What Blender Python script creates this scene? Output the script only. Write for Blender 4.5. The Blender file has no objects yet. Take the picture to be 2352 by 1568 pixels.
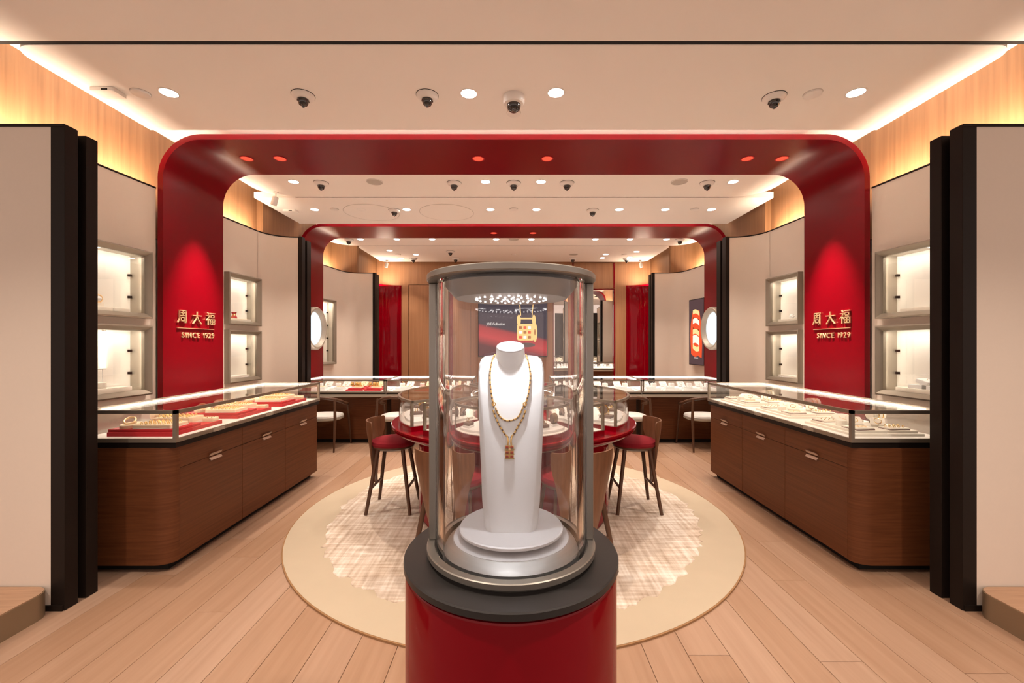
import bpy, bmesh, math, random
from mathutils import Vector, Matrix
random.seed(7)
SC = bpy.context.scene
COL = SC.collection
PI = math.pi

# ------------------------------------------------------------------ camera, world, exposure
cam_d = bpy.data.cameras.new('camera')
cam_d.sensor_width = 36.0
cam_d.lens = 980.0 * 36.0 / 2352.0
cam_d.shift_x = (1176 - 1180) / 2352.0
cam_d.shift_y = (790 - 784) / 2352.0
cam_d.clip_start = 0.05
cam = bpy.data.objects.new('camera', cam_d)
COL.objects.link(cam)
cam.location = (0, 0, 1.45)
cam.rotation_euler = (PI / 2, 0, 0)
SC.camera = cam
SC.view_settings.view_transform = 'Standard'
SC.view_settings.look = 'None'
SC.view_settings.gamma = 1.0
SC.view_settings.use_curve_mapping = False
SC.view_settings.exposure = 1.6
SC.cycles.transparent_max_bounces = 22
SC.cycles.max_bounces = 7
SC.cycles.transmission_bounces = 7
SC.cycles.diffuse_bounces = 3
SC.cycles.glossy_bounces = 3
SC.cycles.sample_clamp_indirect = 4.0
w = bpy.data.worlds.new('concourse_light')
SC.world = w
w.use_nodes = True
bg = w.node_tree.nodes['Background']
bg.inputs[0].default_value = (1.0, 0.76, 0.64, 1)
bg.inputs[1].default_value = 0.30

WARM = (1.0, 0.835, 0.685)
AMBER = (1.0, 0.80, 0.60)
WHITE = (1.0, 0.93, 0.86)
COOL = (0.95, 0.97, 1.0)
K_DOWN = 35.0        # watts of a ceiling downlight
K_COVE = 6.5        # watts per metre of cove strip

# ------------------------------------------------------------------ materials
MATS = {}
def nmat(name):
    m = bpy.data.materials.new(name); m.use_nodes = True
    MATS[name] = m
    return m, m.node_tree.nodes, m.node_tree.links, m.node_tree.nodes['Principled BSDF']

def plain(name, col, rough=0.5, metal=0.0, coat=0.0, spec=0.5, bump=0.0, bscale=200.0, var=0.0, vscale=4.0):
    m, n, l, b = nmat(name)
    b.inputs['Base Color'].default_value = (*col, 1)
    b.inputs['Roughness'].default_value = rough
    b.inputs['Metallic'].default_value = metal
    b.inputs['Coat Weight'].default_value = coat
    b.inputs['Coat Roughness'].default_value = 0.03
    b.inputs['Specular IOR Level'].default_value = spec
    tc = n.new('ShaderNodeTexCoord')
    if bump:
        t = n.new('ShaderNodeTexNoise'); t.inputs['Scale'].default_value = bscale
        bp = n.new('ShaderNodeBump'); bp.inputs['Strength'].default_value = bump; bp.inputs['Distance'].default_value = 0.002
        l.new(tc.outputs['Object'], t.inputs['Vector']); l.new(t.outputs['Fac'], bp.inputs['Height']); l.new(bp.outputs['Normal'], b.inputs['Normal'])
    if var:
        t = n.new('ShaderNodeTexNoise'); t.inputs['Scale'].default_value = vscale; t.inputs['Detail'].default_value = 4
        r = n.new('ShaderNodeMix'); r.data_type = 'RGBA'
        r.inputs[6].default_value = (*[c * (1 - var) for c in col], 1); r.inputs[7].default_value = (*[min(1, c * (1 + var)) for c in col], 1)
        l.new(tc.outputs['Object'], t.inputs['Vector']); l.new(t.outputs['Fac'], r.inputs[0]); l.new(r.outputs[2], b.inputs['Base Color'])
    return m

def wood(name, c1, c2, stretch, rough=0.45, scale=1.0, objrand=0.0, bump=0.15):
    """grain stretched along one axis: stretch = scale vector of the noise space"""
    m, n, l, b = nmat(name)
    tc = n.new('ShaderNodeTexCoord'); oi = n.new('ShaderNodeObjectInfo')
    mp = n.new('ShaderNodeMapping'); mp.inputs['Scale'].default_value = [s * scale for s in stretch]
    l.new(tc.outputs['Object'], mp.inputs['Vector'])
    cmb = n.new('ShaderNodeVectorMath'); cmb.operation = 'ADD'
    sc = n.new('ShaderNodeMath'); sc.operation = 'MULTIPLY'; sc.inputs[1].default_value = 37.0
    l.new(oi.outputs['Random'], sc.inputs[0]); l.new(mp.outputs[0], cmb.inputs[0]); l.new(sc.outputs[0], cmb.inputs[1])
    t = n.new('ShaderNodeTexNoise'); t.inputs['Scale'].default_value = 1.0; t.inputs['Detail'].default_value = 6; t.inputs['Roughness'].default_value = 0.6
    l.new(cmb.outputs[0], t.inputs['Vector'])
    cr = n.new('ShaderNodeValToRGB'); cr.color_ramp.elements[0].position = 0.3; cr.color_ramp.elements[1].position = 0.7
    cr.color_ramp.elements[0].color = (*c1, 1); cr.color_ramp.elements[1].color = (*c2, 1)
    l.new(t.outputs['Fac'], cr.inputs[0])
    out = cr.outputs[0]
    if objrand:
        hs = n.new('ShaderNodeHueSaturation')
        mr = n.new('ShaderNodeMapRange'); mr.inputs[3].default_value = 1 - objrand; mr.inputs[4].default_value = 1 + objrand
        l.new(oi.outputs['Random'], mr.inputs[0]); l.new(mr.outputs[0], hs.inputs['Value']); l.new(out, hs.inputs['Color'])
        mr2 = n.new('ShaderNodeMapRange'); mr2.inputs[3].default_value = 1.10; mr2.inputs[4].default_value = 0.92
        l.new(oi.outputs['Random'], mr2.inputs[0]); l.new(mr2.outputs[0], hs.inputs['Saturation'])
        out = hs.outputs[0]
    l.new(out, b.inputs['Base Color'])
    b.inputs['Roughness'].default_value = rough
    if bump:
        bp = n.new('ShaderNodeBump'); bp.inputs['Strength'].default_value = bump; bp.inputs['Distance'].default_value = 0.001
        l.new(t.outputs['Fac'], bp.inputs['Height']); l.new(bp.outputs['Normal'], b.inputs['Normal'])
    return m

def emit(name, col, strength):
    m = bpy.data.materials.new(name); m.use_nodes = True; MATS[name] = m
    n = m.node_tree.nodes; n.clear()
    e = n.new('ShaderNodeEmission'); e.inputs[0].default_value = (*col, 1); e.inputs[1].default_value = strength
    o = n.new('ShaderNodeOutputMaterial'); m.node_tree.links.new(e.outputs[0], o.inputs[0])
    return m

def pane_mat(name, tint=(0.985, 0.985, 0.98), ior=1.45):
    """clear sheet of glass: straight transmission plus a Fresnel mirror reflection"""
    m = bpy.data.materials.new(name); m.use_nodes = True; MATS[name] = m
    n = m.node_tree.nodes; l = m.node_tree.links; n.clear()
    tr = n.new('ShaderNodeBsdfTransparent'); tr.inputs[0].default_value = (*tint, 1)
    gl = n.new('ShaderNodeBsdfGlossy'); gl.inputs['Roughness'].default_value = 0.0; gl.inputs[0].default_value = (1, 1, 1, 1)
    fr = n.new('ShaderNodeFresnel')
    # same reflectance on both faces of the sheet (light is not bent inside it)
    ge = n.new('ShaderNodeNewGeometry'); mi = n.new('ShaderNodeMix'); mi.inputs[2].default_value = ior; mi.inputs[3].default_value = 1 / ior
    l.new(ge.outputs['Backfacing'], mi.inputs[0]); l.new(mi.outputs[0], fr.inputs[0])
    mx = n.new('ShaderNodeMixShader'); o = n.new('ShaderNodeOutputMaterial')
    l.new(fr.outputs[0], mx.inputs[0]); l.new(tr.outputs[0], mx.inputs[1]); l.new(gl.outputs[0], mx.inputs[2]); l.new(mx.outputs[0], o.inputs[0])
    return m

plain('ceiling_paint', (0.92, 0.87, 0.82), 0.85, bump=0.03)
plain('wall_fabric', (0.76, 0.665, 0.58), 0.85, bump=0.25, bscale=900, var=0.015, vscale=60)
plain('dark_metal', (0.016, 0.011, 0.009), 0.45, 0.0, spec=0.12)
plain('black_gap', (0.006, 0.005, 0.004), 0.8)
plain('bronze', (0.285, 0.243, 0.195), 0.42, 0.55, bump=0.02, var=0.04, vscale=18)
plain('bronze_light', (0.46, 0.41, 0.34), 0.5, 0.3)
plain('red_satin', (0.175, 0.0, 0.005), 0.30, 0.0, spec=0.18)
plain('red_gloss', (0.20, 0.0, 0.005), 0.05, 0.0, spec=0.25)
plain('red_table', (0.25, 0.0, 0.007), 0.16, 0.0, spec=0.4)
plain('red_velvet', (0.23, 0.0, 0.010), 0.9, bump=0.2, bscale=1200, var=0.1, vscale=25)
plain('red_board', (0.50, 0.012, 0.02), 0.55)
plain('cream_pad', (0.84, 0.70, 0.50), 0.8, bump=0.15, bscale=1500)
plain('ivory_pad', (0.84, 0.79, 0.70), 0.85, bump=0.15, bscale=1500)
plain('white_pad', (0.84, 0.83, 0.82), 0.8)
plain('taupe_pad', (0.20, 0.14, 0.12), 0.8)
plain('maroon', (0.12, 0.02, 0.02), 0.6)
plain('bed_white', (0.82, 0.78, 0.74), 0.6)
plain('niche_white', (0.82, 0.79, 0.74), 0.7)
plain('gold', (0.86, 0.60, 0.24), 0.20, 1.0)
plain('gold_pale', (0.95, 0.70, 0.42), 0.42, 0.65)
plain('gold_dark', (0.10, 0.04, 0.012), 0.35, 0.5)
plain('ruby', (0.35, 0.03, 0.01), 0.08, 0.0, coat=1.0)
plain('copper_pull', (0.60, 0.45, 0.36), 0.4, 0.6)
plain('steel', (0.55, 0.54, 0.52), 0.45, 1.0, var=0.05, vscale=30)
plain('gunmetal', (0.30, 0.285, 0.26), 0.40, 0.8, var=0.05, vscale=20)
plain('disc_black', (0.030, 0.028, 0.028), 0.45, 0.3)
plain('bust_leather', (0.80, 0.80, 0.80), 0.55, bump=0.05, bscale=2500)
plain('turntable_white', (0.82, 0.81, 0.82), 0.45)
plain('plastic_white', (0.86, 0.82, 0.78), 0.4)
plain('dome_black', (0.012, 0.010, 0.010), 0.06, 0.0, coat=1.0)
plain('speaker_grey', (0.52, 0.47, 0.42), 0.8)
plain('mirror', (0.92, 0.90, 0.87), 0.015, 1.0)
plain('seat_white', (0.72, 0.70, 0.68), 0.75, bump=0.1, bscale=800, var=0.06, vscale=40)
plain('rug_border', (0.53, 0.44, 0.325), 0.95, bump=0.8, bscale=700, var=0.05, vscale=6)
plain('rug_edge', (0.30, 0.16, 0.07), 0.9)
plain('stone_floor', (0.24, 0.20, 0.17), 0.3)
plain('red_inner', (0.55, 0.01, 0.015), 0.5)
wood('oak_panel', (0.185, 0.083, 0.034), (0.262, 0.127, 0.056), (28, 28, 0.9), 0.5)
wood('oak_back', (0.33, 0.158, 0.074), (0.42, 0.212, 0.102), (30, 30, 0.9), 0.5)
wood('walnut', (0.098, 0.031, 0.010), (0.155, 0.052, 0.018), (4, 1.2, 70), 0.5)
MATS['walnut'].node_tree.nodes['Principled BSDF'].inputs['Specular IOR Level'].default_value = 0.25
wood('walnut_stool', (0.13, 0.055, 0.026), (0.21, 0.09, 0.042), (40, 40, 2.5), 0.4)
wood('walnut_leg', (0.075, 0.032, 0.016), (0.11, 0.05, 0.024), (40, 40, 2.5), 0.4)
wood('plank_oak', (0.345, 0.210, 0.138), (0.415, 0.267, 0.183), (26, 1.0, 1), 0.38, objrand=0.085, bump=0.08)
wood('plinth_oak', (0.40, 0.24, 0.15), (0.52, 0.32, 0.20), (4, 60, 4), 0.45)
plain('plinth_edge', (0.30, 0.225, 0.145), 0.45, 0.4)
emit('lamp_disc', (1.0, 0.95, 0.88), 14.0)
emit('lamp_red', (1.0, 0.10, 0.05), 0.42)
emit('strip_white', (1.0, 0.95, 0.90), 9.0)
emit('strip_warm', (1.0, 0.86, 0.68), 7.0)
emit('led', (1.0, 0.98, 0.97), 14.0)
emit('backlit_round', (0.92, 0.97, 1.0), 0.36)
pane_mat('pane')
pane_mat('pane_top', ior=1.52)

# cylinder glass of the pedestal: solid refracting shell
m, n_, l_, b_ = nmat('acrylic')
b_.inputs['Base Color'].default_value = (0.985, 0.965, 0.96, 1); b_.inputs['Roughness'].default_value = 0.0
b_.inputs['Transmission Weight'].default_value = 1.0; b_.inputs['IOR'].default_value = 1.49

# rug field: cross-hatched pale strokes
m, n_, l_, b_ = nmat('rug_field')
tc = n_.new('ShaderNodeTexCoord')
fac = None
for sc_, rot in (((3.2, 34, 1), 0.0), ((34, 2.6, 1), 0.35), ((2.2, 2.2, 1), 0.0)):
    mp = n_.new('ShaderNodeMapping'); mp.inputs['Scale'].default_value = sc_; mp.inputs['Rotation'].default_value = (0, 0, rot)
    t = n_.new('ShaderNodeTexNoise'); t.inputs['Scale'].default_value = 1.0; t.inputs['Detail'].default_value = 5
    l_.new(tc.outputs['Object'], mp.inputs[0]); l_.new(mp.outputs[0], t.inputs['Vector'])
    if fac is None: fac = t.outputs['Fac']
    else:
        a = n_.new('ShaderNodeMath'); a.operation = 'ADD'; l_.new(fac, a.inputs[0]); l_.new(t.outputs['Fac'], a.inputs[1]); fac = a.outputs[0]
dv = n_.new('ShaderNodeMath'); dv.operation = 'MULTIPLY'; dv.inputs[1].default_value = 1 / 3; l_.new(fac, dv.inputs[0])
cr = n_.new('ShaderNodeValToRGB')
cr.color_ramp.elements[0].position = 0.40; cr.color_ramp.elements[0].color = (0.40, 0.30, 0.22, 1)
cr.color_ramp.elements[1].position = 0.60; cr.color_ramp.elements[1].color = (0.80, 0.745, 0.68, 1)
e2 = cr.color_ramp.elements.new(0.5); e2.color = (0.60, 0.50, 0.41, 1)
l_.new(dv.outputs[0], cr.inputs[0]); l_.new(cr.outputs[0], b_.inputs['Base Color'])
b_.inputs['Roughness'].default_value = 0.8
bp = n_.new('ShaderNodeBump'); bp.inputs['Strength'].default_value = 0.8; bp.inputs['Distance'].default_value = 0.006
l_.new(dv.outputs[0], bp.inputs['Height']); l_.new(bp.outputs[0], b_.inputs['Normal'])

# screen picture: night sky above folds of red satin (emissive display)
m = bpy.data.materials.new('screen_picture'); m.use_nodes = True; MATS['screen_picture'] = m
n_ = m.node_tree.nodes; l_ = m.node_tree.links; n_.clear()
tc = n_.new('ShaderNodeTexCoord'); sp = n_.new('ShaderNodeSeparateXYZ'); l_.new(tc.outputs['Generated'], sp.inputs[0])
wv = n_.new('ShaderNodeTexNoise'); wv.inputs['Scale'].default_value = 3.0; l_.new(tc.outputs['Generated'], wv.inputs['Vector'])
slope = n_.new('ShaderNodeMath'); slope.operation = 'MULTIPLY_ADD'; slope.inputs[1].default_value = -0.30; slope.inputs[2].default_value = 0.62
l_.new(sp.outputs['X'], slope.inputs[0])
df = n_.new('ShaderNodeMath'); df.operation = 'SUBTRACT'; l_.new(slope.outputs[0], df.inputs[0]); l_.new(sp.outputs['Z'], df.inputs[1])
cr = n_.new('ShaderNodeValToRGB'); els = cr.color_ramp.elements
els[0].position = 0.0; els[0].color = (0.018, 0.016, 0.040, 1)
els[1].position = 0.06; els[1].color = (0.42, 0.02, 0.03, 1)
q = els.new(0.22); q.color = (0.60, 0.04, 0.05, 1)
q = els.new(0.40); q.color = (0.10, 0.01, 0.02, 1)
l_.new(df.outputs[0], cr.inputs[0])
e = n_.new('ShaderNodeEmission'); e.inputs[1].default_value = 0.34; l_.new(cr.outputs[0], e.inputs[0])
o_ = n_.new('ShaderNodeOutputMaterial'); l_.new(e.outputs[0], o_.inputs[0])
emit('screen_gold', (1.0, 0.62, 0.22), 0.42)
emit('screen_gold_dark', (0.55, 0.20, 0.05), 0.3)
emit('screen_white', (1.0, 0.95, 0.9), 0.42)
emit('poster_dark', (0.055, 0.030, 0.030), 0.7)
emit('poster_red', (0.80, 0.09, 0.03), 0.40)
emit('poster_gold', (1.0, 0.66, 0.28), 0.42)
emit('poster_pale', (1.0, 0.80, 0.66), 0.42)
emit('poster_brown', (0.30, 0.06, 0.02), 0.35)

# ------------------------------------------------------------------ mesh helpers
class MB:
    def __init__(s): s.v = []; s.f = []
    def add(s, v, f):
        k = len(s.v); s.v += [tuple(p) for p in v]; s.f += [tuple(i + k for i in q) for q in f]; return s
    def box(s, x0, x1, y0, y1, z0, z1):
        v = [(x, y, z) for z in (z0, z1) for y in (y0, y1) for x in (x0, x1)]
        return s.add(v, [(0, 2, 3, 1), (4, 5, 7, 6), (0, 1, 5, 4), (2, 6, 7, 3), (0, 4, 6, 2), (1, 3, 7, 5)])
    def prism(s, poly, z0, z1):
        n = len(poly)
        v = [(x, y, z0) for x, y in poly] + [(x, y, z1) for x, y in poly]
        f = [tuple(range(n - 1, -1, -1)), tuple(range(n, 2 * n))] + [(i, (i + 1) % n, n + (i + 1) % n, n + i) for i in range(n)]
        return s.add(v, f)
    def lathe(s, prof, seg=48, cx=0, cy=0, closed=False, a0=0, a1=2 * PI):
        full = abs(a1 - a0 - 2 * PI) < 1e-6
        m = seg if full else seg + 1
        v = []; f = []; np_ = len(prof)
        for i in range(m):
            a = a0 + (a1 - a0) * i / seg
            for r, z in prof: v.append((cx + r * math.cos(a), cy + r * math.sin(a), z))
        for i in range(seg):
            j = (i + 1) % m
            for k in range(np_ if closed else np_ - 1):
                k2 = (k + 1) % np_
                f.append((i * np_ + k, j * np_ + k, j * np_ + k2, i * np_ + k2))
        if not closed and full:
            if prof[0][0] > 1e-6: f.append(tuple(i * np_ for i in range(m))[::-1])
            if prof[-1][0] > 1e-6: f.append(tuple(i * np_ + np_ - 1 for i in range(m)))
        if closed and not full:
            f.append(tuple(range(np_))); f.append(tuple((m - 1) * np_ + k for k in range(np_))[::-1])
        return s.add(v, f)
    def tube(s, path, r, seg=8, cap=True):
        path = [Vector(p) for p in path]; n = len(path)
        rr = r if isinstance(r, (list, tuple)) else [r] * n
        v = []; f = []; up = None
        for i, p in enumerate(path):
            d = (path[min(i + 1, n - 1)] - path[max(i - 1, 0)]).normalized()
            if up is None: up = Vector((0, 0, 1)) if abs(d.z) < 0.9 else Vector((0, 1, 0))
            a = d.cross(up).normalized(); up = a.cross(d).normalized()
            for k in range(seg):
                t = 2 * PI * k / seg
                v.append(p + rr[i] * (math.cos(t) * a + math.sin(t) * up))
        for i in range(n - 1):
            for k in range(seg):
                f.append((i * seg + k, i * seg + (k + 1) % seg, (i + 1) * seg + (k + 1) % seg, (i + 1) * seg + k))
        if cap:
            f.append(tuple(range(seg))[::-1]); f.append(tuple((n - 1) * seg + k for k in range(seg)))
        return s.add(v, f)
    def loft(s, rings, cap=True):
        m = len(rings[0]); v = [p for r in rings for p in r]; f = []
        for i in range(len(rings) - 1):
            for k in range(m): f.append((i * m + k, i * m + (k + 1) % m, (i + 1) * m + (k + 1) % m, (i + 1) * m + k))
        if cap: f.append(tuple(range(m))[::-1]); f.append(tuple((len(rings) - 1) * m + k for k in range(m)))
        return s.add(v, f)
    def sector(s, r0, r1, a0, a1, z0, z1, seg=24, cx=0, cy=0):
        return s.lathe([(r0, z0), (r1, z0), (r1, z1), (r0, z1)], seg, cx, cy, True, a0, a1)
    def torus(s, R, r, seg=20, sec=8, M=None):
        v = []; f = []
        for i in range(seg):
            a = 2 * PI * i / seg
            for k in range(sec):
                t = 2 * PI * k / sec
                p = Vector(((R + r * math.cos(t)) * math.cos(a), (R + r * math.cos(t)) * math.sin(a), r * math.sin(t)))
                v.append(M @ p if M else p)
        for i in range(seg):
            for k in range(sec):
                f.append((i * sec + k, ((i + 1) % seg) * sec + k, ((i + 1) % seg) * sec + (k + 1) % sec, i * sec + (k + 1) % sec))
        return s.add(v, f)
    def xf(s, M):
        s.v = [tuple(M @ Vector(p)) for p in s.v]; return s
    def mirl(s, sx):
        return s.mir(-sx)
    def mir(s, sx):
        if sx < 0: s.v = [(-x, y, z) for x, y, z in s.v]
        return s

def rrect(x0, x1, y0, y1, r, seg=6, corners=(1, 1, 1, 1)):
    """rounded rectangle, corners in order (x0,y0),(x1,y0),(x1,y1),(x0,y1)"""
    out = []
    for (cx, cy, a, kx, ky), c in zip(((x0 + r, y0 + r, PI, x0, y0), (x1 - r, y0 + r, 1.5 * PI, x1, y0), (x1 - r, y1 - r, 0, x1, y1), (x0 + r, y1 - r, 0.5 * PI, x0, y1)), corners):
        if not c:
            out.append((kx, ky)); continue
        for i in range(seg + 1):
            t = a + 0.5 * PI * i / seg
            out.append((cx + r * math.cos(t), cy + r * math.sin(t)))
    return out

def soft_slab(x0, x1, y0, y1, z0, z1, r=0.01, e=0.004):
    """rounded tray or cushion with eased top edge"""
    mb = MB()
    rings = []
    for ins, z in ((0, z0), (0, z1 - e), (e * 0.3, z1 - e * 0.3), (e, z1)):
        rings.append([(x, y, z) for x, y in rrect(x0 + ins, x1 - ins, y0 + ins, y1 - ins, max(r - ins, 0.001), 4)])
    return mb.loft(rings)

SHARED = {}
def mesh_of(name, mb, smooth=35):
    me = bpy.data.meshes.new(name)
    bm = bmesh.new()
    vs = [bm.verts.new(p) for p in mb.v]
    for q in mb.f:
        q2 = []
        for i in q:
            if not q2 or i != q2[-1]: q2.append(i)
        try: bm.faces.new([vs[i] for i in q2])
        except ValueError: pass
    bmesh.ops.remove_doubles(bm, verts=bm.verts, dist=1e-6)
    bmesh.ops.recalc_face_normals(bm, faces=bm.faces)
    bm.to_mesh(me); bm.free()
    if smooth:
        me.polygons.foreach_set('use_smooth', [True] * len(me.polygons))
        me.set_sharp_from_angle(angle=math.radians(smooth))
    return me

def obj(name, mb, mat, parent=None, world=False, smooth=35, loc=None, bevel=0.0, label=None):
    if world and parent is not None:
        L = parent.location
        mb.v = [(x - L.x, y - L.y, z - L.z) for x, y, z in mb.v]
    me = mb if isinstance(mb, bpy.types.Mesh) else mesh_of(name, mb, smooth)
    if mat:
        if len(me.materials) and me.materials[0] is not MATS[mat]:
            key = (me.name, mat)
            if key not in SHARED: SHARED[key] = me.copy(); SHARED[key].materials.clear()
            me = SHARED[key]
        if not len(me.materials): me.materials.append(MATS[mat])
    o = bpy.data.objects.new(name, me); COL.objects.link(o)
    if parent is not None: o.parent = parent
    if loc is not None: o.location = loc
    if bevel:
        b = o.modifiers.new('edge', 'BEVEL'); b.width = bevel; b.segments = 2; b.limit_method = 'ANGLE'
    if label: o['label'] = label
    return o

def tag(o, label, cat, group=None, kind=None):
    o['label'] = label; o['category'] = cat
    if group: o['group'] = group
    if kind: o['kind'] = kind
    return o

def thing(name, label, cat, loc=(0, 0, 0), rz=0.0, group=None):
    o = bpy.data.objects.new(name, None); COL.objects.link(o)
    o.location = loc; o.rotation_euler = (0, 0, rz); o.empty_display_size = 0.1
    return tag(o, label, cat, group)

def single(name, mb, mat, label, cat, group=None, recenter=True, bevel=0.0, smooth=35):
    """a thing that is one mesh: origin moved to its base"""
    xs = [p[0] for p in mb.v]; ys = [p[1] for p in mb.v]; zs = [p[2] for p in mb.v]
    c = ((min(xs) + max(xs)) / 2, (min(ys) + max(ys)) / 2, min(zs))
    mb.v = [(x - c[0], y - c[1], z - c[2]) for x, y, z in mb.v]
    o = obj(name, mb, mat, loc=c, bevel=bevel, smooth=smooth)
    return tag(o, label, cat, group)

def struct(name, mb, mat, label, cat, smooth=35):
    o = obj(name, mb, mat, smooth=smooth)
    return tag(o, label, cat, None, 'structure')

def sempty(name, label, cat, loc=(0, 0, 0)):
    o = thing(name, label, cat, loc); o['kind'] = 'structure'; return o

def area(name, loc, size, size_y, power, col, rot, parent=None, spread=PI):
    d = bpy.data.lights.new(name, 'AREA'); d.shape = 'RECTANGLE'; d.size = size; d.size_y = size_y
    d.energy = power; d.color = col; d.spread = spread
    o = bpy.data.objects.new(name, d); COL.objects.link(o); o.location = loc; o.rotation_euler = rot
    if parent is not None: o.parent = parent
    return o

def spot(name, loc, power, col, angle=1.3, blend=0.6, target=None, parent=None, rad=0.03):
    d = bpy.data.lights.new(name, 'SPOT'); d.energy = power; d.color = col; d.spot_size = angle; d.spot_blend = blend; d.shadow_soft_size = rad
    o = bpy.data.objects.new(name, d); COL.objects.link(o); o.location = loc
    if target is not None:
        v = Vector(target) - Vector(loc if parent is None else Vector(loc) + parent.location)
        o.rotation_euler = v.to_track_quat('-Z', 'Y').to_euler()
    if parent is not None: o.parent = parent
    return o

def text_mesh(txt, size, depth, align='CENTER'):
    cu = bpy.data.curves.new('lettering', 'FONT'); cu.body = txt; cu.size = size; cu.extrude = depth / 2; cu.align_x = align; cu.resolution_u = 3
    ob = bpy.data.objects.new('lettering_source', cu); COL.objects.link(ob)
    bpy.context.view_layer.update()
    me = bpy.data.meshes.new_from_object(ob.evaluated_get(bpy.context.evaluated_depsgraph_get()))
    bpy.data.objects.remove(ob); bpy.data.curves.remove(cu)
    return me

SIDE = {-1: 'left', 1: 'right'}
ORD = ['first', 'second', 'third', 'fourth', 'fifth', 'sixth', 'seventh', 'eighth']

# ================================================================== FLOOR
floor = struct('floor', MB().box(-4.6, 4.6, 0.55, 9.7, -0.10, -0.010), 'plinth_edge', 'pale oak plank floor of the shop', 'floor')
W = 0.1957
plank_mesh = {}
ncol = 38
for c in range(ncol):
    x = (c - ncol / 2 + 0.5) * W + 0.03
    y = 0.55 - random.random() * 1.6
    while y < 9.4:
        L = random.choice((1.5, 1.9, 2.3, 2.6))
        if y < 0.55: a = 0.55; Lc = round(y + L - 0.55, 2)
        else: a = y; Lc = L
        if a + Lc > 9.5: Lc = round(9.5 - a, 2)
        y = a + Lc
        if Lc < 0.12: continue
        if Lc not in plank_mesh:
            mb = MB(); g = 0.0011
            mb.loft([[(-W / 2 + g + i, -Lc / 2 + g + i, z), (W / 2 - g - i, -Lc / 2 + g + i, z), (W / 2 - g - i, Lc / 2 - g - i, z), (-W / 2 + g + i, Lc / 2 - g - i, z)] for i, z in ((0, -0.010), (0, -0.0012), (0.0012, 0))])
            plank_mesh[Lc] = mesh_of('plank', mb, 0)
        obj('plank', plank_mesh[Lc], 'plank_oak', floor, loc=(x, a + Lc / 2, 0))
concourse = struct('floor', MB().box(-8, 8, -9, 0.55, -0.10, 0.0), 'stone_floor', 'polished stone concourse floor outside the shop', 'floor')

# ================================================================== CEILING
ZC = 3.235
struct('ceiling', MB().box(-5.2, 5.2, -0.6, 2.512, ZC, ZC + 0.10), 'ceiling_paint', 'plain plaster ceiling just inside the shop entrance', 'ceiling')
slab = MB().box(-3.7, 3.7, 2.40, 9.7, 3.47, 3.60)
struct('ceiling', slab, 'ceiling_paint', 'upper ceiling slab seen only in the light coves', 'ceiling')
def raft(y0, y1, hx, corners, label, r=0.16):
    poly = rrect(-hx, hx, y0, y1, r, 10, corners)
    return struct('ceiling', MB().prism(poly, ZC, ZC + 0.07), 'ceiling_paint', label, 'ceiling')
raft(2.548, 3.56, 3.03, (1, 1, 0, 0), 'floating ceiling panel in front of the nearer red arch', 0.13)
raft(4.483, 5.175, 2.98, (0, 0, 1, 1), 'ceiling panel with rounded corners just behind the nearer red arch', 0.34)
raft_mid = raft(5.205, 6.33, 3.17, (0, 0, 0, 0), 'ceiling panel in front of the farther red arch')
raft(7.163, 7.74, 3.20, (0, 0, 1, 1), 'ceiling panel with rounded corners just behind the farther red arch', 0.36)
raft(7.77, 9.26, 2.87, (1, 1, 1, 1), 'rearmost ceiling panel by the wood back wall', 0.16)
# dark strips fill the slots between the panels, standing in for their shade
struct('trim_1', MB().box(-3.5, 3.5, 2.5125, 2.5475, ZC + 0.004, ZC + 0.10), 'black_gap', 'black strip standing in for shade in the ceiling slot near the entrance', 'ceiling slot')
struct('trim_2', MB().box(-2.66, 2.66, 5.1755, 5.2045, ZC + 0.004, ZC + 0.06), 'dark_metal', 'thin dark strip standing in for slot shade across the ceiling between the two arches', 'ceiling slot')
struct('trim_3', MB().box(-2.84, 2.84, 7.7405, 7.7695, ZC + 0.004, ZC + 0.06), 'dark_metal', 'thin dark strip standing in for slot shade across the ceiling behind the farther arch', 'ceiling slot')

# ================================================================== RED ARCHES
def arch(y0, y1, hx, zt, R, t, label):
    def path(h, z, r):
        p = [(-h, 0.0)]
        for i in range(17):
            a = PI - 0.5 * PI * i / 16; p.append((-h + r + r * math.cos(a), z - r + r * math.sin(a)))
        return p + [(-x, zz) for x, zz in p[::-1]]
    a, b = path(hx, zt, R), path(hx + t, zt + t, R + t)
    n = len(a); v = []; f = []
    for (px, pz), (qx, qz) in zip(a, b): v += [(px, y0, pz), (px, y1, pz), (qx, y1, qz), (qx, y0, qz)]
    for i in range(n - 1):
        for k in range(4): f.append((4 * i + k, 4 * i + 4 + k, 4 * i + 4 + (k + 1) % 4, 4 * i + (k + 1) % 4))
    f += [(0, 1, 2, 3), (4 * n - 4, 4 * n - 1, 4 * n - 2, 4 * n - 3)]
    o = obj('red_arch', MB().add(v, f), 'red_satin', smooth=30)
    return tag(o, label, 'arch')
arch1 = arch(3.71, 4.48, 3.05, 3.228, 0.33, 0.047, 'deep red lacquered arch with gilt lettering spanning the shop, nearer one')
arch2 = arch(6.46, 7.16, 3.197, 3.228, 0.30, 0.047, 'deep red lacquered arch with round windows, farther one before the screen')

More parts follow.
